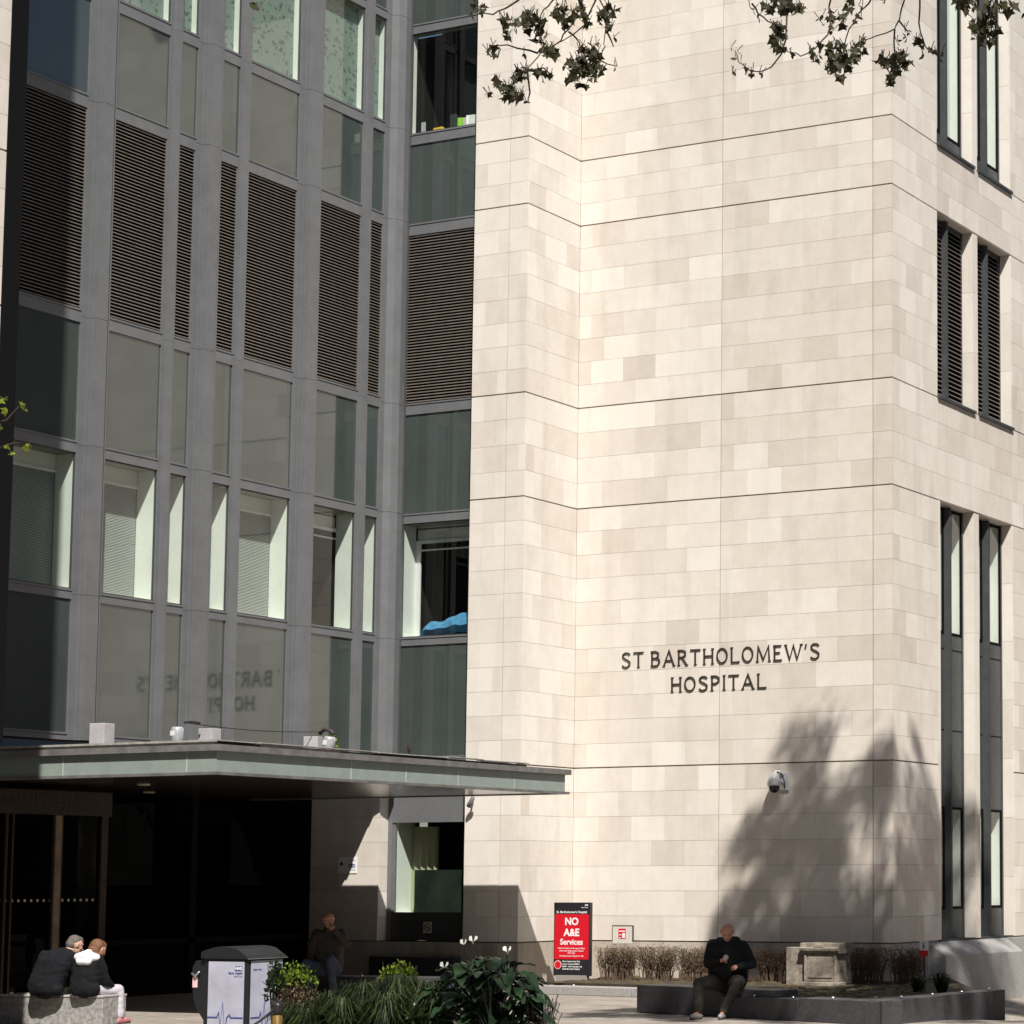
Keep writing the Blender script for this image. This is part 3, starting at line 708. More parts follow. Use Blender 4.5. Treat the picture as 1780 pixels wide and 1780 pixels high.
ribbon(mb, ring, .009, -.009, -.0065); ribbon(mb, [(-.05,.06),(.05,-.04)], .008, -.0095, -.0065); mb.box(-.035, .04, -.0085, -.0065, 0, .018)
mb.build('symbol', BRONZE_D, ns)
def cctv():
    t = tag(empty('dome_camera', (-2.20, 0, 3.80)), 'white dome security camera with black eye on the sunlit wall', 'camera')
    MB().box(-.09, .10, -.045, -.003, -.15, .19).build('wall_plate', mat('camera_housing', (.55,.55,.57), .4), t, bevel=.01)
    MB().tube([(-.02,-.04,.12), (-.06,-.12,.19), (-.10,-.17,.19), (-.12,-.20,.14)], .03, 10).build('arm', MATS['camera_housing'], t, True)
    MB().lathe([(.03,.17),(.065,.15),(.10,.08),(.128,0),(.13,-.05),(.122,-.07)], (-.12,-.20,0), 20).build('housing', MATS['camera_housing'], t, True)
    MB().lathe([(.02,-.20),(.065,-.185),(.092,-.15),(.10,-.11),(.105,-.07),(.11,-.065)], (-.12,-.20,0), 20).build('dome', mat('camera_dome', (.012,.012,.013), .12), t, True)
    MB().tube([(-.09,-.18,.20), (-.0,-.13,.15), (.03,-.09,.02), (.02,-.05,-.11)], .011, 6).build('cable', SBLK, t, True)
cctv()
sl = tag(empty('spot_lamp', (-7.84, YP, 3.43)), 'small grey spot lamp on the wall just under the glass canopy', 'lamp')
MB().tube([(0,-.02,.05), (.05,-.14,.03)], .02, 8).build('bracket', METAL_D, sl, True)
MB().tube([(.13,-.20,.12), (.02,-.14,.0), (-.01,-.13,-.04)], [.04,.05,.045], 10).build('lamp_head', METAL, sl, True)
# ---- stone monument and pilaster block
mo = tag(empty('stone_pedestal', (-.40, -2.05, .195)), 'weathered old stone pedestal with moulded top standing in the bed', 'pedestal')
OLD = mat('old_stone', (.27,.235,.19), .9, noise=.55, nscale=7, bump=.8, bscale=25)
MB().box(-.36, .36, -.04, .5, -.1, .07).build('base', OLD, mo, bevel=.02)
MB().box(-.31, .31, .0, .46, .07, .57).build('shaft', OLD, mo, bevel=.012)
MB().box(-.235, .235, -.014, .0, .14, .50).box(-.31, -.265, -.02, 0, .07, .57).box(.265, .31, -.02, 0, .07, .57).build('carved_panel', OLD, mo, bevel=.005)
MB().prism([(-.02,.55),(-.07,.60),(-.08,.65),(-.05,.66),(-.05,.735),(.5,.735),(.5,.55)], -.375, .375, .5, 'x').build('cornice', OLD, mo, bevel=.008)
MB().box(-.09, .09, -.075, -.045, .66, .72).build('carved_boss', OLD, mo, bevel=.01)
pl = MB().box(-.17, .17, -.22, .0, .0, .66).build('stone_block', OLD, None, bevel=.01); pl.location = (-.94, -1.75, .19)
tag(pl, 'plain upright stone block beside the weathered pedestal', 'stone block')
# ---- small warning sign on a post
sp_ = atY(1607, 1700, -2.6); pp = tag(empty('warning_sign', (sp_.x, -2.6, .2)), 'small white and red warning sign on a dark post in the bed', 'sign')
MB().tube([(0,0,0), (0,0,.66)], .018, 8).build('post', SBLK, pp)
MB().box(-.075, .075, -.03, -.018, .64, .80).build('plate', SWH, pp); MB().box(-.075, .075, -.031, -.017, .54, .64).build('red_plate', RED, pp)
MB().lathe([(.006,.66),(.012,.70),(.007,.77)], (0,-.034,0), 6).build('pictogram', BRONZE_D, pp)

# ---- things on the canopy
ZR = 4.043
def boxy(px0, px1, y0, Y, label, rz=0):
    a = atY(px0, 1280, Y); b_ = atY(px1, 1280, Y); top = atY((px0+px1)/2, y0, Y).z; w_ = (b_.x-a.x)*.76
    t = tag(empty('white_block', ((a.x+b_.x)/2, Y+w_*.4, ZR), rz), label, 'block', 'white blocks standing on the canopy roof')
    MB().box(-w_*.42, w_*.42, -w_*.36, w_*.36, 0, top-ZR).build('body', mat('weathered_white', (.42,.41,.42), .6, noise=.15, nscale=6), t, bevel=.008)
    MB().box(-w_*.36, w_*.30, -w_*.30, w_*.30, -.0, .012).build('pad', BLACK, t)
boxy(147, 185, 1257, -11.6, 'white block on canopy roof, largest and nearest the left edge', R(4))
boxy(337, 373, 1266, -11.2, 'white block on canopy roof beside the upright can', R(2))
boxy(520, 553, 1280, -8.6, 'white block on canopy roof beside the leaning can', R(15))
CANM = mat('can_metal', (.62,.64,.68), .25, metal=.5)
def can(px, y0, Y, lean, label, h=.2):
    a = atY(px, 1280, Y); t = tag(empty('can', (a.x, Y, ZR)), label, 'can', 'metal cans on the canopy roof'); t.rotation_euler = (0, lean, 0)
    MB().lathe([(.085,0),(.092,.01),(.092,h-.03),(.078,h)], (0,0,0), 18).build('body', CANM, t, True)
    MB().box(-.05, .03, -.095, -.088, h*.45, h*.75).build('sticker', WHITE, t)
can(308, 1257, -11.5, 0, 'upright silver can on canopy roof', .24); can(570, 1274, -8.5, R(10), 'leaning white can on canopy roof next to a green weed', .25)
a = atY(320, 1256, -11.4); b_ = atY(566, 1272, -8.3)
pts = [a.lerp(b_, k/14)+Vector((0,0,-.05*math.sin(k/14*math.pi)))for k in range(15)]
wr = tag(empty('wire', tuple(a)), 'thin wire stretched above the canopy roof between two cans', 'wire')
MB().tube([p-a for p in pts], .007, 5).build('strand', SBLK, wr)
MB().tube([(-.0,0,.0), (.11,.05,.01), (.22,.10,-.01)], .018, 6).build('clamp', SBLK, wr)
MB().tube([Vector(b_-a)+Vector(v) for v in ((-.12,0,-.03), (-.02,0,.05), (.12,0,.0), (.16,0,-.05))], .03, 7).build('loop', RUST, wr, True)
# ---- things behind the windows
bs = MB(); rr = random.Random(4); N = 26
def hgt(u): return (.30*min(1, u/.10)**.5+.14*max(0, min(1, (u-.35)/.3))) * (1 if u < .9 else max(.3, 1-((u-.9)/.1)**2*.5))
G = [[None]*9 for _ in range(N)]
for i in range(N):
    u = i/(N-1)
    for j in range(9):
        v = j/8; h = hgt(u)*math.sin(math.pi*min(1, .08+v*.9))**.6
        G[i][j] = (-9.30+u*1.28, -1.60+v*.32, 6.68+max(0, h*.95)+.012*math.sin(u*23+v*9))
for i in range(N-1):
    for j in range(8): bs.face([G[i][j], G[i+1][j], G[i+1][j+1], G[i][j+1]])
tag(bs.build('blue_sheet', mat('blue_fabric', (.07,.25,.47), .7, noise=.35, nscale=9, bump=.6, bscale=18), None, True), 'crumpled bright blue sheet heaped on the sill behind the glass', 'sheet')
def sill(name, label, cat, x, w_, h, d, M_, y=-1.62, rz=0):
    o = MB().box(-w_/2, w_/2, 0, d, 0, h).build(name, M_, None, bevel=.006); o.location = (x, y, 16.625); o.rotation_euler = (0,0,rz); return tag(o, label, cat)
sill('green_box', 'bright green carton on the high window sill', 'carton', -8.55, .10, .17, .08, mat('lime_card', (.28,.62,.03), .5), rz=R(10))
sill('white_box', 'white box at the right end of the high window sill', 'box', -8.27, .24, .19, .09, WHITE, rz=R(8))
sill('cream_box', 'cream beaker between the green carton and the white box', 'beaker', -8.44, .09, .16, .07, mat('cream_card', (.55,.55,.45), .5))
sill('yellow_packet', 'flat yellow packet on the high window sill', 'packet', -9.08, .22, .05, .08, mat('yellow_pack', (.75,.48,.03), .5), rz=R(-6))
sill('pale_folder', 'pale grey folder leaning in the left corner of the high window sill', 'folder', -9.42, .10, .20, .02, mat('folder', (.40,.42,.48), .5))

# ---- solar litter bin
bn = tag(empty('litter_bin', (-.10, -17.02, 0)), 'black compacting litter bin with white panels and blue heartbeat line', 'litter bin')
BB = mat('bin_black', (.014,.015,.017), .5, spec=.3); BP = mat('bin_panel', (.42,.43,.52), .3, noise=.22, nscale=1.7)
MB().box(-.32, .32, -.30, .30, 0, 1.17).build('body', BB, bn, bevel=.012)
arc = [(-.35+.70*k/12, 1.165+.105*math.sin(math.pi*(.12+.80*k/12))**1.0-(.05 if k > 9 else 0)*(k-9)/3) for k in range(13)]
MB().prism([(-.35,1.13)]+arc+[(.35,1.13)], -.33, .33, .5, 'y').build('lid', BB, bn, bevel=.008)
MB().box(.33, .352, -.33, .33, 1.128, 1.138).build('lid_trim', METAL, bn)
MB().prism([(-.33,1.12),(-.47,1.10),(-.52,1.02),(-.50,.70),(-.46,.58),(-.33,.42)], -.28, .28, .5, 'y').build('hopper', BB, bn, bevel=.01)
MB().tube([(-.50,-.30,.96),(-.44,-.31,.93),(-.38,-.31,.98)], .012, 6).build('handle', STUD, bn, True)
MB().box(-.50, -.43, -.286, -.281, .80, .92).build('sticker', mat('sticker', (.75,.5,.5), .5), bn)
def beat(f, base, w_):   # heart trace polyline, local u, v
    return [(0,0),(.28,0),(.32,.06),(.37,-.10),(.43,.17),(.50,-.17),(.55,.0),(.62,.03),(.66,0),(1,0)]
for side in ('front', 'side'):
    if side == 'front':
        P_ = MB().box(-.25, .265, -.308, -.301, .12, 1.10).build('panel', BP, bn); Mx = lambda u, z: facing_y(u, -.3105, z); x0, w_ = -.25, .515
    else:
        P_ = MB().box(.321, .328, -.26, .27, .12, 1.11).build('panel', BP, bn); Mx = lambda u, z: facing_x(.3305, u, z); x0, w_ = -.26, .53
    lg = MB().box(0, .105, 0, .05, 0, .003); lg.xf(Mx(x0+w_-.13, 1.0)); lg.build('emblem', NAVY, P_)
    text('lettering', 'NHS', .05, Mx(x0+w_-.125, 1.008) @ Matrix.Translation((0,0,.003)), SWH, P_, 'LEFT', .0005, .0015)
    text('lettering', 'Barts Health', .040, Mx(x0+w_-.02, .958), NAVY, P_, 'RIGHT', .0005, .0008)
    text('lettering', 'NHS Trust', .028, Mx(x0+w_-.02, .925), NAVY, P_, 'RIGHT', .0005, 0)
    if side == 'side': text('lettering', 'Litter here', .032, Mx(x0+.03, 1.0), NAVY, P_, 'LEFT', .0005, .0005)
    else: text('lettering', 'smokefree hospital', .032, Mx(x0+w_/2, .30), NAVY, P_, 'CENTER', .0005, .0005)
    tr_ = MB(); tr2 = MB(); ribbon(tr2, [(x0+u*w_, .47+v) for u, v in beat(0,0,0)], .0065, -.003, 0)
    tr2.v = [tuple((Mx(0, 0) @ Vector((p[0], p[2], -p[1])))) for p in tr2.v]; tr2.build('heartbeat_line', NAVY, P_)
    tr3 = MB(); ribbon(tr3, [(x0+u*w_, .17+v*.8) for u, v in beat(0,0,0)], .0065, -.003, 0)
    tr3.v = [tuple((Mx(0, 0) @ Vector((p[0], p[2], -p[1])))) for p in tr3.v]; tr3.build('heartbeat_line', NAVY, P_)

# ---- yellow post and rope
p0 = pt(483, 1740, 24)
yp = tag(empty('yellow_post', (p0.x, p0.y, 0)), 'yellow bollard post with black cap holding a rope in front of plants', 'post')
MB().tube([(0,0,0), (0,0,p0.z-.03)], .05, 14).build('shaft', mat('post_yellow', (.18,.10,.01), .5, noise=.2), yp, True)
MB().lathe([(.058,p0.z-.13),(.058,p0.z-.04),(.04,p0.z-.01),(.01,p0.z)], (0,0,0), 14).build('cap', SBLK, yp, True)
a = p0-Vector((0,0,.05)); b_ = pt(395, 1800, 23.6)
rp_ = tag(empty('barrier_rope', tuple(a)), 'dark rope sagging from the yellow post toward the lower left', 'rope')
MB().tube([a.lerp(b_, k/8)-a+Vector((0,0,-.05*math.sin(k/8*math.pi))) for k in range(9)], .012, 6).build('strand', SBLK, rp_)

# ================================================================== PLANTS
def leafmat(name, c, c2, tr=.25, rough=.5):
    M = bpy.data.materials.new(name); M.use_nodes = True; n = M.node_tree; b = n.nodes['Principled BSDF']; L = n.links.new
    at = n.nodes.new('ShaderNodeAttribute'); at.attribute_name = 'tone'
    mx = n.nodes.new('ShaderNodeMix'); mx.data_type = 'RGBA'; mx.inputs['A'].default_value = (*c2,1); mx.inputs['B'].default_value = (*c,1)
    L(at.outputs['Fac'], mx.inputs['Factor']); L(mx.outputs['Result'], b.inputs['Base Color']); b.inputs['Roughness'].default_value = rough
    tl = n.nodes.new('ShaderNodeBsdfTranslucent'); L(mx.outputs['Result'], tl.inputs[0]); ms = n.nodes.new('ShaderNodeMixShader'); ms.inputs[0].default_value = tr
    L(b.outputs[0], ms.inputs[1]); L(tl.outputs[0], ms.inputs[2]); L(ms.outputs[0], n.nodes['Material Output'].inputs[0]); MATS[name] = M; return M
L_PLANE = leafmat('plane_leaf', (.050,.050,.012), (.018,.015,.006), .25, .7)  # leaf colour darkened to stand in for shade from the crown
L_YOUNG = leafmat('young_leaf', (.27,.32,.03), (.10,.15,.02), .4)
L_ARUM = leafmat('arum_leaf', (.020,.045,.016), (.007,.017,.008), .10, .35)
L_SEDGE = leafmat('sedge_leaf', (.055,.085,.020), (.008,.015,.005), .2)
L_EUPH = leafmat('euphorbia_leaf', (.36,.50,.03), (.06,.11,.015), .35)
L_DRY = leafmat('dry_leaf', (.19,.125,.07), (.08,.05,.03), .1, .9)
L_DARK = leafmat('dark_leaf', (.03,.06,.02), (.012,.025,.01), .1)
BARK = mat('bark', (.16,.13,.09), .9, noise=.5, nscale=9, bump=.7, bscale=14)
TWIG = mat('twig', (.035,.026,.018), .9)
def rvec(r):
    while True:
        v = Vector((r.uniform(-1,1), r.uniform(-1,1), r.uniform(-1,1)))
        if .05 < v.length < 1: return v
PALM = [(0,0),(.22,.02),(.50,-.08),(.42,.18),(.62,.42),(.34,.48),(.22,.62),(.0,1.0),(-.22,.62),(-.34,.48),(-.62,.42),(-.42,.18),(-.50,-.08),(-.22,.02)]
OVAL = [(0,0),(.22,.25),(.25,.55),(.12,.85),(0,1),(-.12,.85),(-.25,.55),(-.22,.25)]
def leaf(mb, p, d, size, shape, r, curl=.15, tone=None):
    d = Vector(d).normalized(); s_ = d.cross(rvec(r)).normalized(); nn = s_.cross(d)
    t = r.random() if tone is None else tone
    mb.face([tuple(Vector(p)+d*v*size+s_*u*size+nn*(curl*size*(u*u*2-v*v*.6))) for u, v in shape], t)

# weeds growing on the canopy
def weed(name, label, px, y0, Y, n_, M_, size, seed):
    r = random.Random(seed); a = atY(px, 1290, Y); h = atY(px, y0, Y).z-ZR; t = tag(empty(name, (a.x, Y, ZR-.02)), label, 'weed'); st = MB(); fo = MB()
    for k in range(n_):
        e = Vector((r.uniform(-.10,.10), r.uniform(-.08,.08), h*r.uniform(.6,1))); st.tube([(0,0,0), e*.5+Vector((0,0,.02)), e], [.006,.005,.002], 4, False)
        for _ in range(9):
            q = e*r.uniform(.25,1); leaf(fo, q+rvec(r)*.02, rvec(r)+Vector((0,0,.3)), size*r.uniform(.7,1.3), OVAL, r)
    st.build('stem', TWIG, t); fo.build('foliage', M_, t)
weed('canopy_weed', 'green leafy weed on canopy roof edge beside the leaning can', 577, 1276, -8.0, 14, L_YOUNG, .07, 81)
weed('canopy_weed', 'dry brown sprig on canopy roof in front of the glass bay', 712, 1280, -6.3, 8, L_DRY, .018, 82)
# -- tree whose crown throws the shadow on the wall; trunk stands right of the picture
def shadow_tree():
    r = random.Random(21)
    t = tag(empty('plane_tree', (9.6, -11.2, 0)), 'tall plane tree outside the right edge shading the stone corner', 'tree')
    o = Vector((9.6,-11.2,0)); cl = []
    def left(z):   # outline of the crown as its shadow falls on the wall
        return -4.0+max(0, z-.5)*.30 if z < 4.6 else -2.75+(z-4.6)*1.0
    def add(x, y, z, k, gap):
        p = Vector((x,y,z)) + Vector((.87,-1,1.64))*k; a = proj(p)
        if -80 < a[0] < 1780+75 and a[1] > -110: return
        if any((p-c).length < gap for c in cl): return
        cl.append(p)
    for _ in range(26000):
        if len(cl) >= 185: break
        x = r.uniform(-4.4, 4.2); top = 4.75+.45*math.sin(x*3.1)+(1.55*x if x > 0 else 0)
        z = r.uniform(-1.5+max(0,x)*1.3, top)
        if x < left(z if x < 0 else 0)+.25: continue
        rel = (top-z)/6.0
        if r.random() < .62-.75*rel: continue
        if math.sin(x*3.3+z*1.15) > .30 and r.random() < .85-.6*rel: continue
        add(x, 0, z, r.uniform(8.4, 11.8), .42)
    for _ in range(9000):
        if len(cl) >= 275: break
        add(r.uniform(-1.6, 6.0), r.uniform(-8.8, -2.0), 0, r.uniform(7.6, 11.0), .50)
    for _ in range(9000):
        if len(cl) >= 325: break
        add(r.uniform(-1.0, 2.6), r.uniform(-9.0, -6.2), r.uniform(0, 1.3), r.uniform(7.2, 11.0), .34)
    tr = MB(); base = Vector((0,0,0))
    tr.tube([(0,0,-.2),(.05,0,2),(.0,.1,5),(-.1,.1,8.5),(-.3,.3,12),(-.8,.8,15.5),(-1.2,1.0,18.5)], [.42,.36,.32,.27,.22,.15,.06], 12)
    br = MB(); fo = MB()
    hubs = [Vector((-.1,.1,8.5)), Vector((-.3,.3,12)), Vector((-.8,.8,15.5)), Vector((-.55,.5,13.8))]
    for c in cl:
        q = c-o; h = min(hubs, key=lambda v: (v-q).length+abs(v.z+3-q.z)); md = h.lerp(q, .55)+Vector((0,0,.5))+rvec(r)*.3
        br.tube([h, h.lerp(md,.5)+rvec(r)*.15, md, q], [.075,.055,.035,.012], 6, False)
        sz = r.uniform(.20,.48)
        for _ in range(int(330*sz)):
            v = rvec(r); v.z *= .8
            if r.random() < .12: v *= 1.5
            leaf(fo, q+v*sz, rvec(r)+Vector((0,0,-.4)), r.uniform(.09,.15), OVAL, r)
        for _ in range(7): br.tube([q, q+rvec(r)*sz*.6, q+rvec(r)*sz*1.1], [.012,.008,.004], 4, False)
    tr.build('trunk', BARK, t, True); br.build('limb', BARK, t, True); fo.build('crown', L_PLANE, t)
shadow_tree()

# -- tree overhanging the top of the picture; trunk right of the frame
def z7(x, y): return (800+x*.337, y*.337)
def z8(x, y): return (1240+x*.337, y*.337)
stemsA = [[(640,-40),(630,0),(600,80),(560,150),(520,210),(430,265),(400,295),(330,370),(300,420),(250,450)], [(300,0),(230,45),(170,75),(100,65),(75,40)],
 [(500,-30),(470,10),(430,50),(410,110),(380,170)], [(560,165),(600,200),(620,250),(630,300),(650,340)], [(400,275),(330,255),(270,240),(200,235),(150,240)],
 [(700,-40),(720,0),(745,80),(750,150),(740,230)], [(760,170),(790,240)], [(330,370),(430,350),(470,380)], [(345,350),(360,480),(350,530)], [(700,0),(640,130),(520,215)], [(300,0),(300,-60)], [(620,250),(720,310),(800,340)]]
spotsA = [(390,130,60),(370,90,40),(220,110,42),(215,160,25),(250,185,28),(530,60,55),(560,100,40),(640,100,42),(610,40,40),(760,90,55),(770,40,40),(795,200,18),(765,150,25),(430,235,45),(490,250,30),(440,190,20),(670,290,75),(600,340,55),(590,390,40),(730,350,30),(640,380,60),(700,260,45),(330,360,42),(300,390,35),(430,380,35),(455,395,18),(200,430,30),(250,470,55),(300,490,36),(165,485,26),(350,530,8),(155,250,30),(195,285,14),(80,45,30),(85,10,25),(130,70,20),(260,100,30),(340,70,30),(795,345,22),(545,350,16),(340,285,20),(290,160,18)]
stemsB = [[(395,-30),(390,50),(378,120),(375,200),(350,280),(300,345),(240,370),(180,360),(130,320),(110,260)], [(200,20),(230,70),(280,110),(350,130)], [(605,-30),(605,0),(600,80),(590,180),(530,245),(450,290),(400,270),(360,250)],
 [(840,-40),(800,20),(740,80),(700,150),(675,240),(650,300)], [(990,-40),(985,0),(960,100),(935,150),(840,185),(780,205),(740,240)], [(935,150),(935,270),(930,330)], [(960,110),(1000,160),(1020,165)],
 [(1065,-40),(1060,120),(1080,200),(1120,270),(1190,290)], [(1065,50),(1060,130)], [(1440,-30),(1420,60),(1400,120)], [(1300,-30),(1300,10)]]
spotsB = [(110,245,22),(125,305,22),(110,375,24),(180,365,28),(240,370,15),(400,290,18),(520,275,40),(540,295,20),(350,20,50),(430,50,40),(320,130,34),(340,180,30),(330,230,38),(300,20,40),(600,80,30),(590,130,25),(600,165,20),(560,90,20),(670,95,35),(740,90,25),(640,250,45),(640,330,65),(690,290,55),(740,250,42),(780,200,28),(880,295,45),(930,300,35),(920,390,38),(970,350,38),(980,300,36),(1000,190,25),(990,140,22),(960,220,18),(1060,220,32),(1080,290,18),(1130,270,25),(1160,310,15),(1190,265,14),(1300,10,55),(1400,120,70),(1440,180,45),(1370,180,36),(1510,30,40),(1440,30,45),(700,10,30),(760,15,20),(870,5,20),(200,45,18),(230,75,14)]
def overhang():
    r = random.Random(5)
    t = tag(empty('plane_tree', (16.9, -24.0, 0)), 'nearer plane tree whose leafy twigs hang into the top of the view', 'tree')
    o = Vector((16.9,-24.0,0)); tw = MB(); fo = MB(); tr = MB()
    tr.tube([(0,0,-.2),(0,.05,2.5),(-.1,.0,5.5),(-.2,-.1,8.5),(-.3,-.1,11.5),(-.4,0,14)], [.36,.31,.28,.22,.14,.05], 12)
    def dd(x): return 15.0+.6*math.sin(x*.013)
    anchors = []
    for st, f_, in [(q, z7) for q in stemsA]+[(q, z8) for q in stemsB]:
        n_ = len(st); ps = []
        for k, (x, y) in enumerate(st):
            X, Y = f_(x, y); ps.append(pt(X, Y, dd(X)+.12*math.sin(k*1.7))-o)
        sub = []
        for a, c in zip(ps, ps[1:]):
            sub += [a, a.lerp(c, .5)+rvec(r)*.012]
        sub.append(ps[-1]); m_ = len(sub)
        tw.tube(sub, [.0065*(1-.6*k/m_) for k in range(m_)], 5, False)
        if st[0][1] <= 0: anchors.append(ps[0])
    for spots, f_, big in ((spotsA, z7, 1), (spotsB, z8, 1.1)):
        for (x, y, q) in spots:
            n_ = max(2, int(q*q/180)) if q > 16 else 2
            for _ in range(n_):
                a = r.uniform(0, 6.28); rad = q*.95*r.random()**.6
                X, Y = f_(x+rad*math.cos(a), y+rad*math.sin(a))
                size = (r.uniform(.036,.070) if q > 28 else r.uniform(.024,.042))*big
                p = pt(X, Y, dd(X)+r.uniform(-.12,.12))-o
                leaf(fo, p, Vector((r.uniform(-.7,.7), r.uniform(-.5,.5), r.uniform(-1.2,.1))), size, PALM if q > 24 else OVAL, r, .3)
                tw.tube([p, p+Vector((r.uniform(-.03,.03), r.uniform(-.03,.03), .04))], [.0025,.003], 3, False)
    # limbs above the frame and the crown over them
    l1 = [Vector((-.2,-.1,8.0)), Vector((-1.6,-.6,9.3)), Vector((-3.6,-1.6,9.6)), Vector((-5.4,-2.4,9.2)), Vector((-6.9,-2.9,8.6))]
    l2 = [Vector((-.3,-.1,9.5)), Vector((-3.0,.6,10.6)), Vector((-6.5,1.2,10.9)), Vector((-9.5,1.5,10.8))]; tr.tube(l2, [.14,.11,.07,.03], 8)
    tr.tube(l1, [.17,.13,.10,.07,.04], 8)
    for a in anchors:
        h = min(l1[1:], key=lambda v: (v-a).length); md = h.lerp(a, .5)+Vector((0,0,.35)); tr.tube([h, md, a], [.03,.018,.011], 5, False)
    cr = 0
    while cr < 105:
        p = Vector((r.uniform(-12.0,1.5), r.uniform(-4.2,4.5), r.uniform(8.4,13.5)))
        if ((p.x+5.0)/7.0)**2+((p.y-.2)/4.3)**2+((p.z-10.6)/3.2)**2 > 1: continue
        a = proj(p+o)
        if a[1] > -130 and -60 < a[0] < 1840: continue
        cr += 1; h = min(l1+l2+[Vector((-.3,-.1,11.5))], key=lambda v: (v-p).length); tr.tube([h, h.lerp(p,.5)+rvec(r)*.2, p], [.045,.03,.012], 5, False)
        for _ in range(120): leaf(fo, p+rvec(r)*r.uniform(.5,.8), rvec(r)+Vector((0,0,-.5)), r.uniform(.06,.12), OVAL, r)
    tr.build('trunk', BARK, t, True); tw.build('twig', TWIG, t); fo.build('crown', L_PLANE, t)
overhang()
# -- young tree at the left edge: only a few lit leaves reach in
def left_twig():
    r = random.Random(9); b0 = pt(-260, 1900, 12.3); t = tag(empty('young_tree', (b0.x, b0.y, 0)), 'slim young tree with yellow green leaves reaching in at the left edge', 'tree')
    o = Vector((b0.x, b0.y, 0)); tr = MB(); fo = MB()
    tr.tube([(0,0,0), pt(-250,1300,12.3)-o, pt(-220,800,12.3)-o, pt(-200,450,12.4)-o], [.05,.04,.03,.012], 8)
    zz = lambda x, y: (x*.281, 500+y*.281)
    for st in ([(-700,1100),(-300,900),(0,830),(40,820),(120,730)], [(-700,1100),(-200,1010),(0,990),(90,960),(170,970)], [(-750,700),(-300,720),(0,740)]):
        tr.tube([pt(*zz(x,y), 12.2+.05*k)-o for k, (x, y) in enumerate(st)], [.012,.008,.005,.004,.002][:len(st)], 5, False)
    for x, y, q in ((15,690,28),(20,750,24),(145,725,28),(150,745,16),(5,860,22),(35,985,26),(80,1030,20),(170,975,22),(40,770,14),(-30,700,30),(-60,860,30),(-150,780,60),(-300,900,90),(-500,800,120),(-600,1100,120)):
        for _ in range(max(2, q//7)):
            X, Y = zz(x+r.uniform(-.5,.5)*q, y+r.uniform(-.5,.5)*q); leaf(fo, pt(X,Y,12.25+r.uniform(-.05,.05))-o, rvec(r)+Vector((0,0,-.3)), r.uniform(.022,.038), PALM, r)
    tr.build('trunk', TWIG, t); fo.build('crown', L_YOUNG, t)
left_twig()

# -- clipped twiggy bushes along the wall
def bush(label, x, y, w_, h, seed, dens=1.0):
    r = random.Random(seed); t = tag(empty('hedge_bush', (x, y, .19)), label, 'bush', 'clipped bushes along the foot of the wall')
    st = MB(); fo = MB()
    for _ in range(int(120*dens*w_/.8)):
        bx, by = r.uniform(-w_*.36,w_*.36), r.uniform(-.14,.14); a = Vector((bx,by,0)); hh_ = h*r.uniform(.7,1.03)
        tx_ = bx*1.25+r.uniform(-.08,.08); ps = [a, Vector((bx+r.uniform(-.04,.04), by, hh_*.35)), Vector((tx_, by+r.uniform(-.08,.08), hh_*.75)), Vector((tx_+r.uniform(-.05,.05), by*1.3+r.uniform(-.08,.08), hh_))]
        st.tube(ps, [.009,.007,.005,.0025], 4, False)
        for _ in range(7):
            q = ps[1].lerp(ps[3], r.random()); e = q+Vector((r.uniform(-.09,.09), r.uniform(-.09,.09), r.uniform(.0,.12)))
            if e.z < h*1.04: st.tube([q, e], [.0035,.0015], 3, False)
            for _ in range(2): leaf(fo, e+rvec(r)*.02, rvec(r), r.uniform(.018,.034), OVAL, r)
    for _ in range(int(650*dens*w_/.8)):
        leaf(fo, (r.uniform(-w_/2,w_/2), r.uniform(-.2,.2), h*(1-.5*r.random()**2)), rvec(r)+Vector((0,0,.3)), r.uniform(.018,.034), OVAL, r)
    st.build('stem', mat('dry_twig', (.12,.08,.05), .9), t); fo.build('foliage', L_DRY, t)
bush('brown twiggy bush nearest the red sign, under the wall cabinet', -5.0, -1.2, .85, .58, 31)
bush('brown twiggy bush second from the red sign', -4.17, -1.2, .80, .60, 32)
bush('brown twiggy bush third from the red sign, left of the bald man', -3.38, -1.2, .78, .58, 33)
bush('brown twiggy bush half hidden behind the seated bald man', -2.6, -1.2, .76, .60, 34)
bush('shaded bush between the bald man and the stone block', -1.8, -1.15, .74, .56, 35, .8)
bush('dark bush just right of the weathered pedestal', .05, -1.1, .72, .62, 36, .9)
bush('dark bush at the building corner, second right of the pedestal', .75, -1.0, .66, .60, 37, .9)
def tuft(name, label, cat, base, n_, h, spread, M_, seed, width=.008, group=None, lean=(0,0)):
    r = random.Random(seed); t = tag(empty(name, tuple(base)), label, cat, group); mb = MB()
    for _ in range(n_):
        a = r.uniform(0, 2*math.pi); rad = spread*r.random()**.6; hh_ = h*r.uniform(.55,1.05); d = Vector((math.cos(a), math.sin(a), 0))
        b_ = d*rad*.25; tip = d*rad*1.1+Vector((lean[0],lean[1],hh_*(1-.45*(rad/spread)**2))); md = d*rad*.6+Vector((0,0,hh_*.75))
        s_ = Vector((-d.y, d.x, 0))*width; tn = r.random()
        mb.face([b_-s_, b_+s_, md+s_*.8, md-s_*.8], tn*.5); mb.face([md-s_*.8, md+s_*.8, tip], tn)
    mb.build('blades', M_, t); return t
g = pt(1600, 1712, 38.6); tuft('grass_tuft', 'dark spiky tuft left of the granite plinth beside warning sign', 'plant', (g.x-.05, g.y, .2), 110, .34, .26, L_SEDGE, 41, .012)
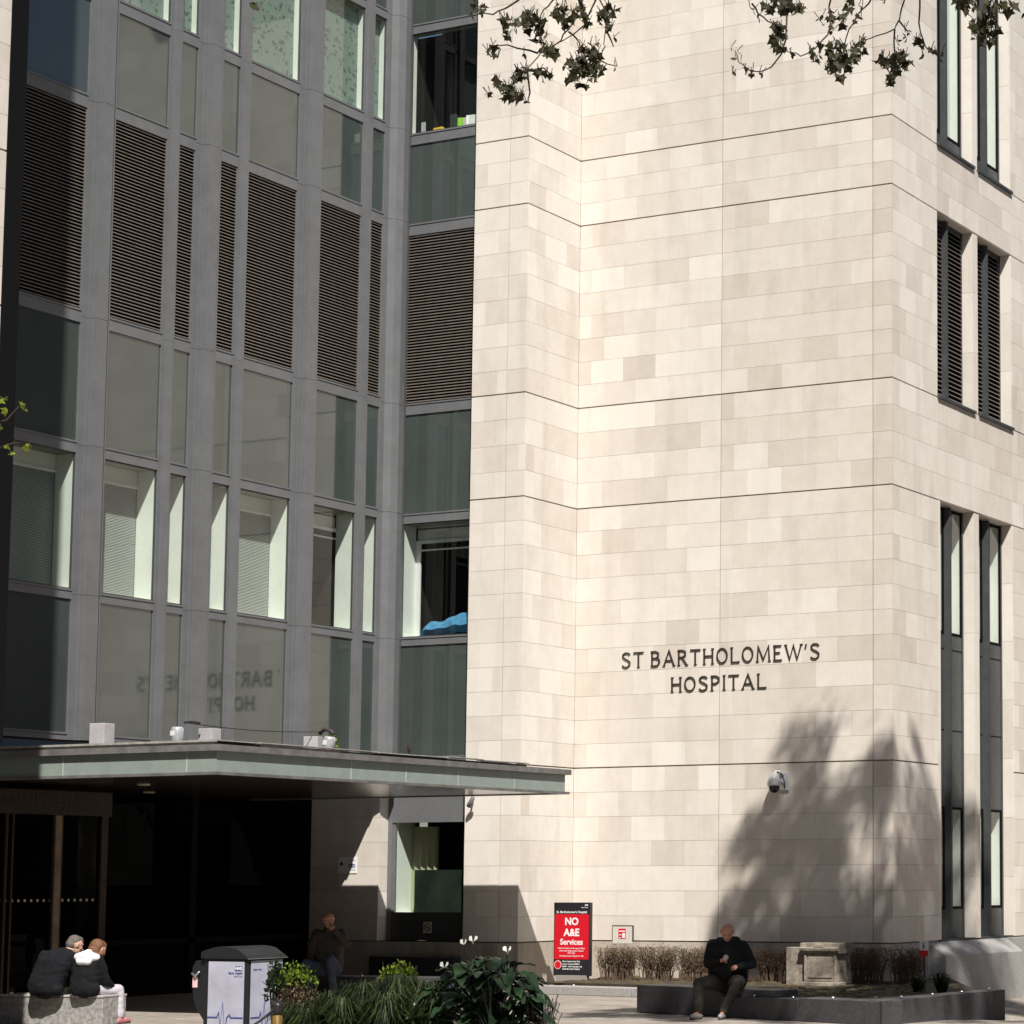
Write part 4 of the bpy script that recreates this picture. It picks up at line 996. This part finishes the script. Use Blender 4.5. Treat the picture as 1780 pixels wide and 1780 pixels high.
g = pt(1637, 1712, 38.2); tuft('grass_tuft', 'taller spiky tuft in front of the granite plinth', 'plant', (g.x, g.y, .2), 130, .40, .28, L_SEDGE, 42, .013)

# -- foreground planter
ex = Vector((math.cos(YAW), math.sin(YAW), 0)); ey = Vector((-math.sin(YAW), math.cos(YAW), 0))
pc = pt(705, 1700, 25.3); pc.z = 0
fp = tag(empty('raised_planter', tuple(pc), YAW), 'low stone planter holding the sedge and arum lilies in the foreground', 'planter')
MB().box(-1.62, 1.55, -.75, -.60, 0, .34).box(-1.62, 1.55, .75, .90, 0, .34).box(-1.62, -1.47, -.6, .75, 0, .34).box(1.40, 1.55, -.6, .75, 0, .34).build('edge', GRAN, fp, bevel=.01)
MB().box(-1.47, 1.40, -.6, .75, .02, .30).build('soil', SOIL, fp)
def on(px, d, z=.30):
    p = pt(px, 1700, d); return Vector((p.x, p.y, z))
def sedge():
    r = random.Random(51); b0 = on(640, 25.2); t = tag(empty('sedge_mound', tuple(b0)), 'broad mound of arching dark green grass in the foreground planter', 'ornamental grass'); mb = MB()
    centers = [(-.72,.0,.42),(-.42,.1,.50),(-.05,.05,.60),(.32,.0,.66),(.62,.05,.60),(-.2,-.25,.46),(.25,-.25,.52),(-.55,-.2,.36),(.75,-.15,.5)]
    for cx_, cy_, h in centers:
        c = ex*cx_+ey*cy_
        for _ in range(420):
            a = r.uniform(0, 2*math.pi); rad = .42*r.random()**.5; d = Vector((math.cos(a), math.sin(a), 0)); hh_ = h*r.uniform(.6,1.12)
            b_ = c+d*rad*.2; md = c+d*rad*.62+Vector((0,0,hh_)); tip = c+d*rad*1.25+Vector((0,0,hh_*r.uniform(.45,1.0))); s_ = Vector((-d.y,d.x,0))*.0055; tn = r.random()
            mb.face([b_-s_, b_+s_, md+s_, md-s_], tn*.6); mb.face([md-s_, md+s_, tip], min(1, tn*.7+.3))
    mb.build('blades', L_SEDGE, t)
sedge()
ARL = [(0,.0),(.16,-.14),(.30,-.10),(.36,.12),(.32,.38),(.20,.68),(.07,.92),(0,1.02)]
def arum():
    r = random.Random(61); b0 = on(862, 25.0); t = tag(empty('arum_lily', tuple(b0)), 'large leaved arum lily with white flowers in the foreground planter', 'lily'); lv = MB(); sk = MB(); fl = MB()
    def blade(p, d, size, tone):
        d = Vector(d).normalized(); s_ = d.cross(Vector((0,0,1))).normalized(); nn = s_.cross(d)
        for sg in (1,-1):
            row = [(u*sg, v) for u, v in ARL]; cen = [Vector(p)+d*v*size-Vector((0,0,.22*size*max(0,v)**2)) for u, v in row]
            ed = [c+s_*(u*size)+nn*(abs(u)*size*.35)+Vector((0,0,.015*math.sin(v*14+sg))) for c, (u, v) in zip(cen, row)]
            for k in range(len(row)-1):
                f_ = [cen[k], ed[k], ed[k+1], cen[k+1]]; lv.face(f_ if sg > 0 else f_[::-1], max(0, min(1, tone+r.uniform(-.06,.06))))
    for k in range(230):
        px, py = r.uniform(752,936), r.uniform(1662,1805)
        if py < 1662+((px-850)/80)**2*40: continue
        p = pt(px, py, 25.0+r.uniform(-.45,.45))-b0; base = Vector((r.uniform(-.2,.2), r.uniform(-.2,.2), 0))
        md = base.lerp(p, .6)+Vector((0,0,.08)); sk.tube([base, md, p], [.011,.009,.006], 5, False)
        out = (p-base); out.z = 0
        blade(p, out.normalized()+rvec(r)*.5+Vector((0,0,r.uniform(-.5,.15)))-ey*.35, r.uniform(.15,.30), r.random())
    for px, py, a in ((822,1632,.3),(882,1650,-.2),(772,1677,.1),(786,1691,.4),(806,1634,-.3)):
        s_ = .75 if px != 806 else .55
        p = pt(px, py+9, 24.75)-b0; base = Vector((r.uniform(-.1,.1), r.uniform(-.1,.1), 0)); sk.tube([base, base.lerp(p,.5)+Vector((0,0,.1)), p], [.010,.008,.007], 5, False)
        n_ = 14; rings = []
        for j in range(5):
            v = j/4; ring = []
            for q in range(n_+1):
                an = -2.6+5.2*q/n_; rad = (.010+.040*v**1.4)*s_
                lip = 1+.75*v*max(0, math.cos(an-a))
                dirx = ex*math.sin(an)+(-ey)*math.cos(an)*.8
                ring.append(p+dirx*rad*lip+Vector((0,0,.11*v*s_-.05*v*v*max(0,math.cos(an)))))
            rings.append(ring)
        for j in range(4):
            for q in range(n_): fl.face([rings[j][q], rings[j][q+1], rings[j+1][q+1], rings[j+1][q]])
    lv.build('leaves', L_ARUM, t, True); sk.build('stalk', L_ARUM, t); fl.build('flower', mat('white_petal', (.78,.80,.74), .5), t, True)
arum()
def shrublet(name, label, cat, px, py, d, wx, wz, n_, M_, seed, size=(.03,.055), stemm=TWIG, sh=OVAL, upw=.6):
    r = random.Random(seed); top = pt(px, py, d); b0 = Vector((top.x, top.y, .30)); t = tag(empty(name, tuple(b0)), label, cat); st = MB(); fo = MB()
    h = top.z-.30
    for _ in range(22):
        e = ex*r.uniform(-wx,wx)+ey*r.uniform(-wx*.6,wx*.6)+Vector((0,0,h*r.uniform(.6,1.0))); st.tube([(0,0,0), e*.5+Vector((0,0,.05)), e], [.008,.006,.003], 4, False)
    for _ in range(n_):
        a = r.uniform(0, 6.28); rad = math.sqrt(r.random()); z = h-wz*(rad**2)-r.random()*wz*.9
        leaf(fo, ex*(wx*rad*math.cos(a))+ey*(wx*.7*rad*math.sin(a))+Vector((0,0,z)), rvec(r)+Vector((0,0,upw)), r.uniform(*size), sh, r)
    st.build('stem', stemm, t); fo.build('foliage', M_, t)
shrublet('lime_euphorbia', 'bright lime green euphorbia beside the litter bin', 'plant', 512, 1672, 25.4, .26, .16, 300, L_EUPH, 71)
shrublet('lime_euphorbia', 'bright lime green euphorbia behind the grass mound', 'plant', 694, 1670, 25.9, .22, .15, 260, L_EUPH, 72)
shrublet('dry_seedhead_plant', 'brown dry seed heads in front of the litter bin', 'plant', 520, 1706, 25.1, .28, .22, 700, L_DRY, 73, (.012,.03))
shrublet('dark_shrub', 'small dark spiky shrub against the bin panel', 'plant', 478, 1668, 25.3, .09, .26, 260, L_DARK, 74, (.04,.08))
g = on(935, 24.8, .30); r = random.Random(75)
t = tag(empty('dry_lavender', tuple(g)), 'dry grey lavender stalks at the right end of the foreground plants', 'plant'); mb = MB()
for _ in range(70):
    a = Vector((r.uniform(-.1,.1), r.uniform(-.1,.1), 0)); e = a*1.5+ex*r.uniform(-.05,.12)+Vector((0,0,r.uniform(.25,.55))); mb.tube([a, a.lerp(e,.5)+rvec(r)*.015, e], [.005,.004,.007], 4, False)
mb.build('stalk', mat('lavender_dry', (.12,.10,.09), .9), t)

# ================================================================== PEOPLE
def blob(name, caps, voxel, M_, parent, smooth=3, wr=0):
    mb = MB()
    for c in caps:
        if len(c) == 2: mb.sphere(c[0], c[1], seg=16); continue
        a, ra, b_, rb = c; a, b_ = Vector(a), Vector(b_); mb.sphere(a, ra, seg=16); mb.sphere(b_, rb, seg=16)
        d = b_-a; L_ = d.length
        if L_ > 1e-4:
            d.normalize(); sn = max(-.95, min(.95, (ra-rb)/L_)); cs = math.sqrt(1-sn*sn)
            mb.tube([a+d*ra*sn, b_+d*rb*sn], [ra*cs, rb*cs], 16)
    o = mb.build(name, M_, parent, True)
    m_ = o.modifiers.new('r', 'REMESH'); m_.mode = 'VOXEL'; m_.voxel_size = voxel; m_.use_smooth_shade = True
    s_ = o.modifiers.new('s', 'SMOOTH'); s_.factor = .5; s_.iterations = smooth
    bpy.context.view_layer.update()
    me = bpy.data.meshes.new_from_object(o.evaluated_get(bpy.context.evaluated_depsgraph_get()))
    if wr:
        from mathutils import noise
        for v in me.vertices:
            q = v.co; f1 = noise.noise(Vector((q.x*7, q.y*7, q.z*16))); f2 = 1-abs(noise.noise(Vector((q.x*13+5, q.y*13, q.z*22))))*2
            v.co = q+v.normal*(wr*(f1*.8+f2*.35))
    old = o.data; o.modifiers.clear(); o.data = me; bpy.data.meshes.remove(old); me.name = name
    me.materials.clear(); me.materials.append(M_); me.polygons.foreach_set('use_smooth', [True]*len(me.polygons))
    return o
SKIN = mat('skin', (.42,.21,.145), .55, noise=.15, nscale=20); SKIN_P = mat('skin_pale', (.55,.33,.24), .55, noise=.12, nscale=20)
JBLK = mat('black_jacket', (.007,.008,.009), .85, spec=.25, noise=.4, nscale=10, bump=.9, bscale=13); JBLU = mat('charcoal_coat', (.006,.0065,.009), .9, spec=.25, noise=.4, nscale=9, bump=.9, bscale=12)
JBRN = mat('brown_jacket', (.038,.028,.02), .8, noise=.4, nscale=9, bump=.8, bscale=13); TEE = mat('grey_tee', (.10,.10,.11), .8, bump=.6, bscale=14)
OLIVE = mat('olive_trousers', (.028,.025,.018), .85, noise=.3, nscale=9, bump=.8, bscale=12); JEAN = mat('jeans', (.035,.048,.075), .85, noise=.3, nscale=8, bump=.7, bscale=14)
SHOE = mat('grey_shoe', (.30,.30,.30), .6, noise=.2); SOLE = mat('sole', (.04,.04,.04), .7)
HGREY = mat('grey_hair', (.13,.115,.10), .7, noise=.6, nscale=60, bump=1, bscale=90); HBRN = mat('auburn_hair', (.17,.075,.032), .6, noise=.6, nscale=50, bump=1, bscale=80)
HOODW = mat('white_hood', (.75,.75,.78), .8)
def V(*a): return Vector(a)
def head_caps(h, f_, u, k=1.0):
    f_ = f_.normalized(); u = (u-f_*u.dot(f_)).normalized(); s_ = f_.cross(u)
    c = [(h+u*.015*k, .098*k), (h-f_*.025*k+u*.02*k, .095*k), (h+f_*.03*k-u*.05*k, .072*k, h+f_*.045*k-u*.095*k, .045*k),
         (h+f_*.092*k+u*.01*k, .012*k, h+f_*.112*k-u*.025*k, .016*k), (h+f_*.075*k+u*.04*k+s_*.035*k, .018*k, h+f_*.075*k+u*.04*k-s_*.035*k, .018*k),
         (h+f_*.082*k-u*.062*k+s_*.02*k, .011*k, h+f_*.082*k-u*.062*k-s_*.02*k, .011*k)]
    for sg in (1,-1): c.append((h+s_*.094*k*sg+u*.02*k, .016*k, h+s_*.09*k*sg-u*.02*k, .012*k)); c.append((h+f_*.06*k+s_*.045*k*sg-u*.02*k, .032*k))
    return c, f_, u, s_
def hand_caps(w_, d, palm_n, curl=.5):
    """five fingers bent round; w_ wrist, d pointing direction, palm_n palm side"""
    d = d.normalized(); n_ = (palm_n-d*palm_n.dot(d)).normalized(); s_ = d.cross(n_)
    c = [(w_, .028, w_+d*.05, .030), (w_+s_*.016+d*.03, .020, w_+s_*.026+d*.082, .015), (w_-s_*.014+d*.03, .020, w_-s_*.024+d*.078, .014)]
    for k, (off, L_) in enumerate(((.029,.066),(.010,.075),(-.010,.070),(-.029,.054))):
        a = w_+d*.082+s_*off; b_ = a+(d*math.cos(curl*.8)+n_*math.sin(curl*.8)).normalized()*L_*.45; e = b_+(d*math.cos(curl*2)+n_*math.sin(curl*2)).normalized()*L_*.55
        c += [(a, .0098, b_, .0092), (b_, .0092, e, .0078)]
    a = w_+d*.03+s_*.028; b_ = a+(d*.6+s_*.7+n_*.3).normalized()*.038; e = b_+(d*.9+s_*.0+n_*.5).normalized()*.032
    c += [(a, .0125, b_, .011), (b_, .011, e, .009)]
    return c
def person(label, loc, rz, J, jm, tm, skin, face, fat=1.0, shoe=SHOE, hair=None, armfat=1.0, group=None):
    t = tag(empty('person', loc, rz), label, 'person', group)
    pel, ch, nk, hd = J['pelvis'], J['chest'], J['neck'], J['head']; ax = (J['shoulders'][1]-J['shoulders'][0]).normalized()
    hc_, f_, u, s_ = head_caps(hd, face, hd-nk+V(0,0,.06) if (hd-nk).length > .03 else V(0,0,1))
    body = list(hc_); body += [(nk, .058, hd-u*.03, .055), (ch+V(0,0,.12), .085, nk, .06), (pel, .12, ch, .125)]
    for sg in (-1,1): body += [(ch+ax*.08*sg, .10, pel+ax*.07*sg, .10)]
    jk = [(pel+ax*.08*fat, .145*fat, ch+ax*.085*fat, .145*fat), (pel-ax*.08*fat, .145*fat, ch-ax*.085*fat, .145*fat), (pel.lerp(ch,.35)+J.get('belly', V(0,0,0)), .16*fat), (ch, .14*fat, nk-V(0,0,.04), .085)]
    jk += [(pel+V(0,0,-.01), .165*fat, ch, .16*fat), (ch+V(0,0,.08), .12*fat, nk-V(0,0,.03), .085)]
    for a in J.get('collar', []): jk.append(a)
    tr = []; sh = []; so_ = []
    for i in (0,1):
        S_, E_, W_ = J['shoulders'][i], J['elbows'][i], J['wrists'][i]; Hp, K_, A_, T_ = J['hips'][i], J['knees'][i], J['ankles'][i], J['toes'][i]
        body += [(ch+ax*(.08 if i else -.08)+V(0,0,.06), .08, S_, .055), (S_, .048, E_, .040), (E_, .038, W_, .026)]
        body += hand_caps(W_, J['hand'][i], J['palm'][i], J.get('curl', [.6,.6])[i])
        body += [(Hp, .085, K_, .055), (K_, .052, A_, .036), (A_, .035, T_, .025)]
        jk += [(ch+V(0,0,.05), .13, S_, .082*armfat), (S_, .085*armfat, E_, .068*armfat), (E_, .068*armfat, W_.lerp(E_, .06), .046*armfat)]
        tr += [(pel, .15*fat, Hp, .115*min(fat,1.25)), (Hp, .112*min(fat,1.25), K_, .082), (K_, .082, A_+(K_-A_)*.05, .062)]
        d = (T_-A_); d.z = 0; d.normalize(); z0 = V(A_.x, A_.y, T_.z)
        sh += [(z0-d*.04, .042, z0+d*.09, .045), (z0+d*.09, .045, z0+d*.19, .034), (A_-V(0,0,.02), .045, z0, .045)]
        so_ += [(z0-d*.05-V(0,0,.030), .030, z0+d*.20-V(0,0,.030), .028)]
    blob('body', body, .0065, skin, t, 2); blob('jacket', jk, .016, jm, t, 2, .014); blob('trousers', tr, .016, tm, t, 2, .012)
    for k in (0,1): blob('shoe', sh[k*3:k*3+3], .008, shoe, t, 2); blob('sole', so_[k:k+1], .010, SOLE, t, 1)
    for sg in (1,-1): MB().sphere(hd+f_*.083+s_*.034*sg+u*.012, .011).build('eye', mat('eye_dark', (.03,.02,.018), .2), t, True)
    ml = MB().tube([hd+f_*.094-u*.064+s_*.022, hd+f_*.099-u*.062, hd+f_*.094-u*.064-s_*.022], .004, 6); ml.build('lips', mat('lips', (.22,.07,.06), .5), t, True)
    if hair: hair(t, hd, f_, u, s_)
    return t
# bald man on the right bench
h1 = pt(1265, 1600, 35.15)
m1 = person('bald heavy man in black jacket sitting on the granite bench looking at his hands', (h1.x, h1.y, 0), YAW-R(3), dict(
  pelvis=V(0,.06,.55), chest=V(.0,.03,.90), neck=V(.01,-.06,1.12), head=V(.015,-.155,1.255), belly=V(0,-.10,.04),
  shoulders=(V(-.22,.03,1.05), V(.22,.03,1.03)), elbows=(V(-.27,-.12,.80), V(.37,-.05,.79)), wrists=(V(-.09,-.25,.83), V(.20,-.24,.745)),
  hand=(V(.9,-.25,.25), V(-1,-.2,.05)), palm=(V(0,.4,-1), V(0,.4,-1)), curl=[.9,.9],
  hips=(V(-.13,.0,.52), V(.13,.0,.52)), knees=(V(-.37,-.40,.51), V(.20,-.42,.52)), ankles=(V(-.36,-.42,.09), V(-.01,-.38,.09)), toes=(V(-.44,-.60,.045), V(-.03,-.58,.045)),
  collar=[(V(-.12,-.02,1.09), .062, V(-.06,-.10,1.07), .05), (V(.13,-.02,1.09), .062, V(.07,-.10,1.07), .05), (V(-.12,.03,1.12), .06, V(.13,.03,1.12), .06)]),
  JBLK, OLIVE, SKIN, V(.04,-.80,-.60), 1.28, armfat=1.12)
MB().lathe([(.006,0),(.035,.02),(.04,.07),(.02,.09)], (0,0,0), 10).xf(Matrix.Translation((-.005,-.34,.84)) @ Matrix.Rotation(R(30),4,'Y')).build('paper_cup', mat('cup', (.40,.40,.36), .6), None)
cup = bpy.data.objects['paper_cup']; cup.matrix_world = m1.matrix_world; cup.location = m1.location; cup.rotation_euler = m1.rotation_euler; tag(cup, 'pale crumpled paper wrapper held by the bald man', 'wrapper')
# shaded man near the pier
h2 = pt(572, 1600, 39.6)
person('man in brown jacket and jeans sitting in the shade near the entrance pier', (h2.x, h2.y, 0), YAW+R(10), dict(
  pelvis=V(0,.05,.60), chest=V(0,.06,.98), neck=V(-.01,.02,1.22), head=V(-.01,-.03,1.37),
  shoulders=(V(-.19,.05,1.14), V(.20,.05,1.14)), elbows=(V(-.28,-.02,.88), V(.30,-.10,.98)), wrists=(V(-.30,-.16,.70), V(.10,-.20,1.20)),
  hand=(V(0,-.6,-.6), V(-.5,.1,.8)), palm=(V(.5,0,-.6), V(-.3,1,.2)), curl=[.5,.8],
  hips=(V(-.11,.0,.56), V(.11,.0,.56)), knees=(V(-.34,-.30,.66), V(.06,-.42,.74)), ankles=(V(-.22,-.40,.10), V(.12,-.36,.14)), toes=(V(-.24,-.60,.05), V(.14,-.55,.09)),
  collar=[(V(-.14,.0,1.14), .06, V(-.10,-.05,.75), .07), (V(.15,.0,1.14), .06, V(.14,-.05,.75), .07)]),
  JBRN, JEAN, SKIN, V(.30,-.95,-.12), 1.08)
# couple seen from behind
def hair_m(t, h, f_, u, s_): blob('hair', [(h-f_*.035+u*.045, .098), (h-f_*.055-u*.0, .088), (h+u*.075+f_*.02, .066), (h-f_*.06-u*.05, .06)], .009, HGREY, t, 1)
def hair_w(t, h, f_, u, s_): blob('hair', [(h-f_*.035+u*.035, .108), (h-f_*.05-u*.03, .095), (h+u*.06+f_*.02, .08), (h-f_*.03-u*.10+s_*.04, .065), (h-f_*.03-u*.10-s_*.05, .06), (h+f_*.03-u*.05+s_*.08, .045)], .009, HBRN, t, 1)
h3 = pt(112, 1700, 33.55)
person('grey haired man in dark coat hunched on the left bench, seen from behind', (h3.x, h3.y, 0), YAW-R(8), dict(
  pelvis=V(-.30,.05,.56), chest=V(-.20,.10,.86), neck=V(-.06,.18,1.03), head=V(.01,.27,1.11),
  shoulders=(V(-.36,.10,.97), V(.02,.14,.95)), elbows=(V(-.30,.28,.66), V(.10,.34,.68)), wrists=(V(-.14,.46,.62), V(.06,.50,.64)),
  hand=(V(.6,.6,-.2), V(-.2,.7,-.2)), palm=(V(0,-.3,-1), V(0,-.3,-1)), curl=[.6,.6],
  hips=(V(-.38,.10,.50), V(-.18,.10,.50)), knees=(V(-.36,.52,.52), V(-.10,.54,.52)), ankles=(V(-.38,.58,.09), V(-.08,.60,.09)), toes=(V(-.40,.76,.045), V(-.06,.78,.045)),
  collar=[(V(-.42,.0,.50), .10, V(-.12,.0,.50), .10), (V(-.44,.02,.55), .10, V(-.36,.06,.85), .10)]),
  JBLU, OLIVE, SKIN_P, V(.75,.75,-.42), 1.12, hair=hair_m)
tw = person('auburn haired woman in dark coat with white hood on the left bench', (h3.x, h3.y, 0), YAW-R(8), dict(
  pelvis=V(.27,.06,.54), chest=V(.29,.08,.80), neck=V(.34,.12,.97), head=V(.39,.20,1.055),
  shoulders=(V(.14,.08,.90), V(.46,.08,.89)), elbows=(V(.16,.28,.64), V(.52,.18,.62)), wrists=(V(.30,.44,.62), V(.54,.36,.52)),
  hand=(V(.4,.7,-.2), V(.1,.6,-.5)), palm=(V(0,-.3,-1), V(-.6,-.3,-.4)), curl=[.6,.6],
  hips=(V(.20,.10,.49), V(.36,.10,.49)), knees=(V(.26,.50,.50), V(.58,.46,.47)), ankles=(V(.28,.56,.09), V(.62,.44,.10)), toes=(V(.28,.74,.045), V(.66,.60,.045)),
  collar=[(V(.20,.02,.50), .10, V(.42,.02,.50), .10)]),
  JBLU, mat('pale_trousers', (.45,.43,.47), .8), SKIN_P, V(.55,.85,-.45), .92, shoe=mat('pink_shoe', (.45,.16,.18), .6), hair=hair_w)
blob('hood', [(V(.19,.0,.955), .055, V(.32,-.01,.965), .085), (V(.32,-.01,.965), .085, V(.46,.02,.95), .05), (V(.33,.03,1.0), .065), (V(.24,-.03,.90), .06, V(.36,-.04,.90), .06)], .011, HOODW, tw, 2)

# ---- building across the square, reflected in the glass and drawn close to block sky
ob = tag(empty('brick_terrace', (5, -52, 0)), 'dark brick terrace behind the viewer, drawn close to block low sky', 'building')
MB().box(-60, 60, -10, 0, 0, 21).build('wall', mat('dark_brick', (.06,.042,.034), .9, noise=.4, nscale=2), ob)
for k in range(16): MB().box(-41+k*6, -39+k*6, 0, .05, 3, 14).build('window', METAL_D, ob)
eb2 = tag(empty('sky_block_terrace', (38, -30, 0)), 'unseen dark terrace added right of the square to cut sky light', 'building')  # added out of view to block sky light and deepen the shade
MB().box(0, 12, -24, 24, 0, 22).build('wall', MATS['dark_brick'], eb2)
for k in range(8): MB().box(-.05, 0, -22+k*6, -20+k*6, 3, 17).build('window', METAL_D, eb2)

cb = tag(empty('reflection_building', (27, 27, 0)), 'unseen dark building added beyond the right edge for reflections in the glass', 'building')  # added out of view so the left glass panels reflect dark grey
MB().box(-13, 13, -22, 25, -1, 24).build('wall', mat('dark_reflected_stone', (.10,.095,.085), .9, noise=.4, nscale=1.5), cb)
